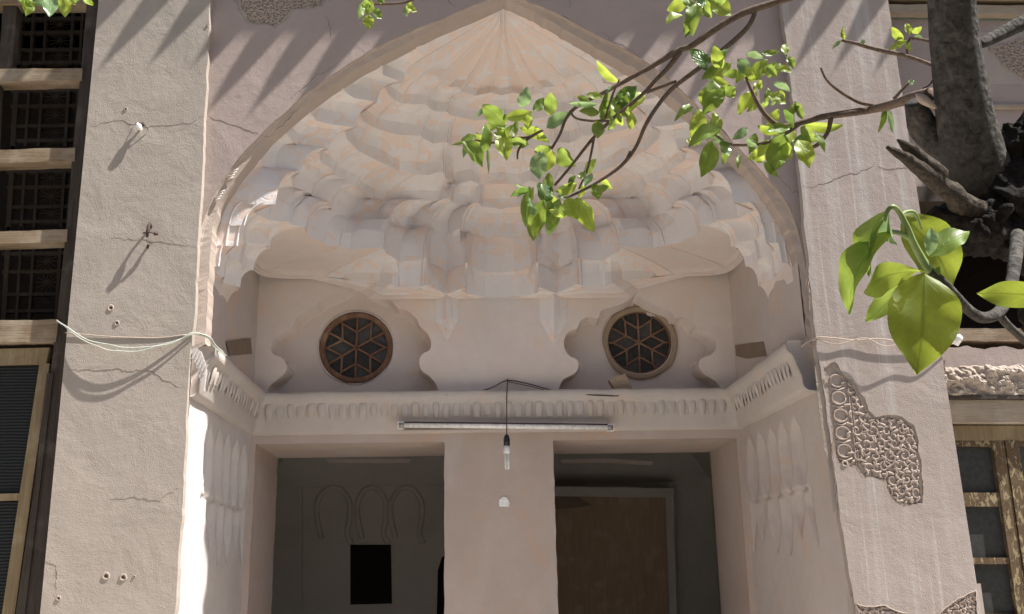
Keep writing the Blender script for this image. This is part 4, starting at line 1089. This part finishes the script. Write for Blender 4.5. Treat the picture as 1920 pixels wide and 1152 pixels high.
br('branch', [(1560, -60, d2, 9), (1500, -14, d2, 9), (1450, 6, d2, 8), (1395, 24, d2, 8), (1345, 52, d2, 7.5), (1300, 84, d2, 7), (1268, 97, d2, 6.5), (1230, 120, d2, 6), (1180, 148, d2, 5), (1130, 175, d2, 4.5), (1085, 198, d2, 4), (1062, 222, d2, 3.5), (1050, 252, d2, 3), (1034, 280, d2, 3)], M_twig, None, .1)
br('twig', [(1275, 98, d2, 6), (1250, 130, d2, 5), (1228, 152, d2, 4.5), (1208, 174, d2, 4), (1175, 202, d2, 4), (1150, 222, d2, 4), (1110, 262, d2, 3.8), (1072, 310, d2, 3.2), (1040, 348, d2, 3)], M_twig)
br('branch', [(1417, 14, d2, 5), (1410, 38, d2, 5.5), (1392, 62, d2, 5.5), (1350, 98, d2, 5.5), (1300, 136, d2, 5.5), (1262, 165, d2, 5), (1236, 195, d2, 4.5), (1212, 232, d2, 4.5), (1190, 280, d2, 4), (1160, 315, d2, 4), (1110, 348, d2, 3.5), (1070, 368, d2, 3), (1056, 370, d2, 2.5)], M_twig, None, .1)
br('twig', [(1268, 152, d2, 3.5), (1240, 163, d2, 3.5), (1212, 174, d2, 3.5)], M_twig)
br('twig', [(1182, 284, d2, 3), (1176, 296, d2, 2.5), (1170, 308, d2, 2)], M_twig)
br('twig', [(1145, 226, d2, 3.2), (1110, 227, d2, 3), (1080, 222, d2, 2.5), (1068, 208, d2, 2.5)], M_twig)
br('twig', [(1114, 258, d2, 3), (1108, 290, d2, 2.8), (1100, 322, d2, 2.5), (1085, 355, d2, 2)], M_twig)
br('twig', [(1018, 244, d2, 3), (990, 257, d2, 3), (955, 259, d2, 3), (925, 268, d2, 2.6), (890, 263, d2, 2)], M_twig)
br('twig', [(1010, 248, d2, 3), (985, 265, d2, 3), (972, 282, d2, 2.6), (970, 299, d2, 2)], M_twig)
br('twig', [(1135, 222, d2, 2.6), (1148, 180, d2, 2.5), (1162, 148, d2, 2)], M_twig)
br('twig', [(690, 8, d2, 3), (720, 8, d2, 3), (760, 5, d2, 3), (800, -14, d2, 3.5), (900, -60, d2, 5)], M_twig)
br('twig', [(1300, 12, d2, 3), (1320, 2, d2, 3.5), (1360, -20, d2, 4)], M_twig)
br('twig', [(-20, -20, d2, 4), (60, -14, d2, 4), (120, -12, d2, 3), (170, -10, d2, 3)], M_twig)
HSTEM = br('leaf_stalk', [(1745, 510, 1.12, 8), (1728, 485, 1.12, 8), (1712, 455, 1.11, 7), (1700, 425, 1.10, 6), (1686, 398, 1.09, 5), (1674, 388, 1.08, 4.5), (1664, 396, 1.08, 4), (1658, 415, 1.08, 3)], M_stem, None, .05)
br('leaf_stalk', [(1706, 448, 1.11, 5), (1690, 438, 1.1, 4.5), (1668, 434, 1.09, 4)], M_stem, None, .02)
br('leaf_stalk', [(1690, 403, 1.1, 3), (1700, 397, 1.12, 3), (1716, 400, 1.13, 3), (1728, 430, 1.14, 2.5)], M_stem, None, .02)

def leaf(bx, by, tx, ty, wpx, mat, dist=None, roll=None, curl=None, fold=None, dz=None, fat=.45, parent=None):
    rnd = random
    d = (d2 if dist is None else dist)+rnd.uniform(-.05, .05)*(dist is None)
    dz = rnd.uniform(-.02, .02) if dz is None else dz
    A = Dp(bx, by, d); T_ = Dp(tx, ty, d+dz); a = T_-A; L = a.length; a.normalize()
    n0 = (CAM-A); n0 = (n0-a*n0.dot(a)).normalized(); s0 = a.cross(n0)
    roll = R(rnd.uniform(-38, 38)) if roll is None else R(roll)
    n = n0*math.cos(roll)+s0*math.sin(roll); s_ = a.cross(n)
    Wd = wpx/F*d/max(.55, math.cos(roll)); curl = rnd.uniform(-.16, .2) if curl is None else curl
    fold = rnd.uniform(.05, .45) if fold is None else fold
    nu, nv = 16, 8; v = []; f = []; uv = []
    side_c = rnd.uniform(-.06, .06)
    for i in range(nu+1):
        u = i/nu
        t = u**(math.log(.5)/math.log(fat)) if 0 < u < 1 else u
        wd = Wd/2*max(0.012, math.sin(math.pi*t)**.85)*(1 if u < .8 else 1-.25*((u-.8)/.2)**2)
        c = A+a*L*u+n*(curl*L*math.sin(math.pi*u)+.0)+s_*(side_c*L*math.sin(math.pi*u))
        for j in range(nv+1):
            q = j/nv*2-1
            und = .05*Wd*math.sin(u*14+q*2)*abs(q)
            v.append(c+s_*q*wd*math.cos(fold*.8*abs(q))+n*(fold*abs(q)**1.3*wd+und)); uv.append((u, q))
    for i in range(nu):
        for j in range(nv): k_ = i*(nv+1)+j; f.append((k_, k_+1, k_+nv+2, k_+nv+1))
    return mk('leaf', v, f, mat, parent or TR, True, uv)
G, Y_, D_, W_, O_ = M_lg, M_ly, M_ld, M_lw, M_lo
LV = [
 (905, 197, 948, 240, 32, G), (866, 262, 905, 314, 30, G), (872, 264, 868, 297, 11, W_), (906, 262, 916, 328, 7, W_), (948, 222, 998, 210, 24, Y_), (978, 202, 988, 163, 26, W_), (1000, 208, 1020, 183, 20, G), (1032, 218, 1032, 172, 26, G),
 (1024, 240, 1066, 210, 25, W_), (975, 240, 1030, 268, 22, Y_), (942, 252, 950, 302, 34, Y_), (912, 234, 900, 292, 22, G), (1002, 284, 1035, 275, 22, G), (1036, 282, 1020, 325, 27, Y_), (1012, 283, 1012, 337, 34, W_), (1048, 278, 1080, 312, 32, G),
 (915, 198, 890, 222, 9, W_), (880, 262, 846, 272, 6, G), (930, 240, 960, 258, 16, Y_), (940, 212, 912, 250, 20, G), (960, 215, 985, 228, 12, Y_), (925, 250, 945, 262, 12, G),
 (1160, 155, 1118, 112, 17, Y_), (1122, 196, 1066, 194, 12, W_), (1124, 212, 1086, 208, 18, G), (1142, 162, 1128, 216, 12, G), (1156, 196, 1194, 161, 30, D_), (1150, 182, 1178, 222, 36, G), (1206, 175, 1172, 217, 34, Y_), (1128, 190, 1150, 226, 38, G), (1120, 226, 1120, 260, 25, G), (1130, 182, 1100, 176, 14, Y_), (1160, 210, 1168, 236, 18, Y_), (1105, 190, 1082, 180, 14, G), (1140, 200, 1128, 232, 20, G), (1178, 178, 1164, 206, 16, G),
 (1012, 342, 1020, 390, 32, D_), (993, 350, 986, 428, 20, G), (1020, 375, 999, 452, 38, G), (1050, 372, 1026, 444, 28, G), (1080, 371, 1113, 435, 34, Y_), (1062, 372, 1082, 412, 34, Y_), (1082, 344, 1040, 360, 22, Y_), (1112, 344, 1122, 375, 24, G), (1124, 336, 1148, 356, 13, Y_), (1096, 326, 1118, 298, 18, Y_), (966, 345, 996, 352, 7, W_), (1030, 324, 1030, 366, 20, G), (1110, 325, 1094, 350, 14, W_), (1000, 352, 996, 385, 16, Y_), (1034, 376, 1014, 412, 24, G), (1066, 378, 1050, 410, 22, G), (1010, 400, 1000, 446, 18, Y_), (1098, 322, 1084, 334, 14, G), (1044, 368, 1070, 372, 12, W_), (1025, 364, 1045, 384, 14, Y_),
 (1325, 132, 1293, 92, 26, D_), (1338, 150, 1317, 217, 40, G), (1352, 132, 1338, 84, 24, Y_), (1332, 145, 1372, 118, 24, Y_), (1384, 110, 1402, 142, 24, W_), (1396, 152, 1440, 112, 28, Y_), (1398, 102, 1432, 110, 14, W_), (1420, 172, 1384, 216, 26, Y_), (1294, 195, 1264, 229, 12, G), (1312, 204, 1298, 272, 32, Y_), (1352, 240, 1290, 276, 28, G), (1336, 264, 1314, 333, 36, G), (1362, 276, 1356, 310, 13, G), (1386, 290, 1383, 318, 9, G), (1402, 240, 1372, 262, 18, W_), (1420, 236, 1462, 252, 16, Y_),
 (1500, 232, 1582, 235, 20, Y_), (1482, 240, 1438, 246, 20, G), (1472, 250, 1444, 326, 42, G), (1496, 262, 1518, 316, 34, Y_), (1502, 238, 1532, 266, 26, G), (1530, 250, 1546, 286, 13, G), (1412, 280, 1432, 305, 24, Y_), (1472, 104, 1473, 82, 15, Y_), (1476, 106, 1488, 130, 15, G), (1454, 130, 1486, 137, 13, Y_), (1462, 118, 1440, 146, 24, G), (1450, 156, 1482, 172, 14, W_), (1490, 190, 1506, 226, 16, G), (1440, 180, 1475, 196, 20, Y_), (1460, 205, 1440, 240, 20, Y_), (1478, 215, 1500, 196, 16, G), (1380, 165, 1352, 176, 18, G), (1365, 92, 1352, 128, 18, G), (1395, 130, 1420, 150, 20, Y_), (1430, 140, 1455, 118, 16, Y_), (1410, 128, 1380, 156, 20, Y_), (1352, 160, 1380, 182, 22, Y_), (1330, 160, 1322, 205, 26, Y_), (1345, 120, 1315, 150, 18, G), (1418, 250, 1404, 290, 18, G), (1440, 262, 1420, 296, 22, Y_), (1465, 262, 1484, 300, 22, Y_), (1425, 190, 1400, 210, 16, Y_), (1490, 245, 1470, 280, 18, Y_), (1340, 210, 1325, 262, 26, Y_), (1398, 260, 1420, 276, 14, W_), (1428, 100, 1462, 96, 12, G), (1300, 200, 1280, 215, 8, G),
 (1290, 2, 1250, 20, 26, Y_), (1306, 8, 1298, 68, 32, G), (1328, -4, 1372, 30, 34, Y_), (1298, 26, 1284, 66, 18, G), (1316, -18, 1316, 16, 18, W_), (1320, 0, 1334, 34, 22, G), (1284, -10, 1300, 20, 20, G), (1350, -20, 1352, 12, 24, G),
 (700, 4, 676, 26, 18, Y_), (692, 28, 690, 55, 22, Y_), (702, 16, 716, 36, 16, G), (772, 4, 764, 26, 12, Y_), (762, 10, 782, 22, 12, Y_), (680, 8, 672, 36, 14, G), (758, 14, 764, 32, 8, W_), (720, 6, 700, -10, 16, G), (690, 0, 684, 20, 18, G),
 (50, -6, 48, 31, 24, Y_), (96, -12, 92, 32, 28, W_), (114, -10, 122, 33, 24, Y_), (130, -8, 142, 10, 14, Y_), (158, -10, 174, 11, 14, Y_), (30, -14, 62, 18, 20, G), (70, -16, 80, 14, 22, W_), (150, -12, 140, 6, 10, G),
]
for L_ in LV: leaf(*L_)
for L_ in [(1694, 76, 1672, 50, 16, Y_), (1704, 66, 1698, 44, 14, Y_), (1710, 62, 1729, 50, 13, Y_), (1700, 76, 1666, 94, 12, Y_), (1712, 70, 1732, 74, 10, W_), (1706, 78, 1708, 96, 10, Y_), (1578, 76, 1560, 92, 8, W_), (1578, 74, 1580, 50, 7, Y_), (1584, 74, 1576, 60, 7, Y_), (1614, 82, 1622, 76, 9, W_)]:
    leaf(*L_, dist=1.8)
for L_ in [(1662, 202, 1646, 250, 10, G), (1666, 206, 1673, 250, 10, W_), (1660, 200, 1652, 238, 11, G), (1702, 157, 1716, 152, 11, W_)]: leaf(*L_, dist=1.9)
rl_ = random.Random(11)
for (cx_, cy_, rr_, n_) in ((930, 225, 40, 6), (1000, 240, 40, 5), (1150, 190, 40, 6), (1030, 385, 40, 6), (1100, 345, 25, 3), (1345, 160, 40, 5), (1420, 140, 45, 7), (1470, 190, 30, 4), (1330, 260, 30, 3), (1440, 275, 40, 5), (1500, 265, 30, 3), (1300, 25, 30, 3)):
    for _ in range(n_):
        bx_, by_ = cx_+rl_.uniform(-rr_, rr_), cy_+rl_.uniform(-rr_, rr_)*.8; an_ = rl_.gauss(1.57, .9); L_ = rl_.uniform(16, 40)
        leaf(bx_, by_, bx_+L_*math.cos(an_), by_+L_*math.sin(an_), L_*rl_.uniform(.35, .6), rl_.choice([G, Y_, Y_, G, W_, D_]), roll=rl_.uniform(-60, 60), dist=d2+rl_.uniform(-.08, .1))
# the near spray of big leaves
leaf(1690, 402, 1786, 548, 92, O_, 1.17, roll=-25, curl=.08, fold=.15, dz=.03)
leaf(1664, 396, 1630, 520, 44, G, 1.10, roll=40, curl=.15, fold=.5, dz=.0)
leaf(1672, 434, 1592, 590, 56, G, 1.09, roll=42, curl=.14, fold=.5, dz=.02)
leaf(1706, 505, 1622, 604, 54, G, 1.14, roll=30, curl=-.15, fold=.3, dz=.05)
leaf(1734, 512, 1719, 703, 130, O_, 1.10, roll=-12, curl=.05, fold=.10, dz=-.02, fat=.42)
leaf(1729, 508, 1620, 550, 56, Y_, 1.09, roll=-30, curl=-.14, fold=.15, dz=-.02, fat=.6)
leaf(1742, 480, 1746, 427, 25, W_, 1.10, roll=20, curl=.1, fold=.3)
leaf(1746, 482, 1818, 434, 46, G, 1.12, roll=-30, curl=.1, fold=.2)
leaf(1664, 398, 1682, 460, 24, W_, 1.09, roll=45, curl=.2, fold=.5)
leaf(1970, 556, 1831, 550, 52, O_, 1.14, roll=-15, curl=-.1, fold=.1)
leaf(1752, 520, 1762, 500, 14, D_, 1.12)
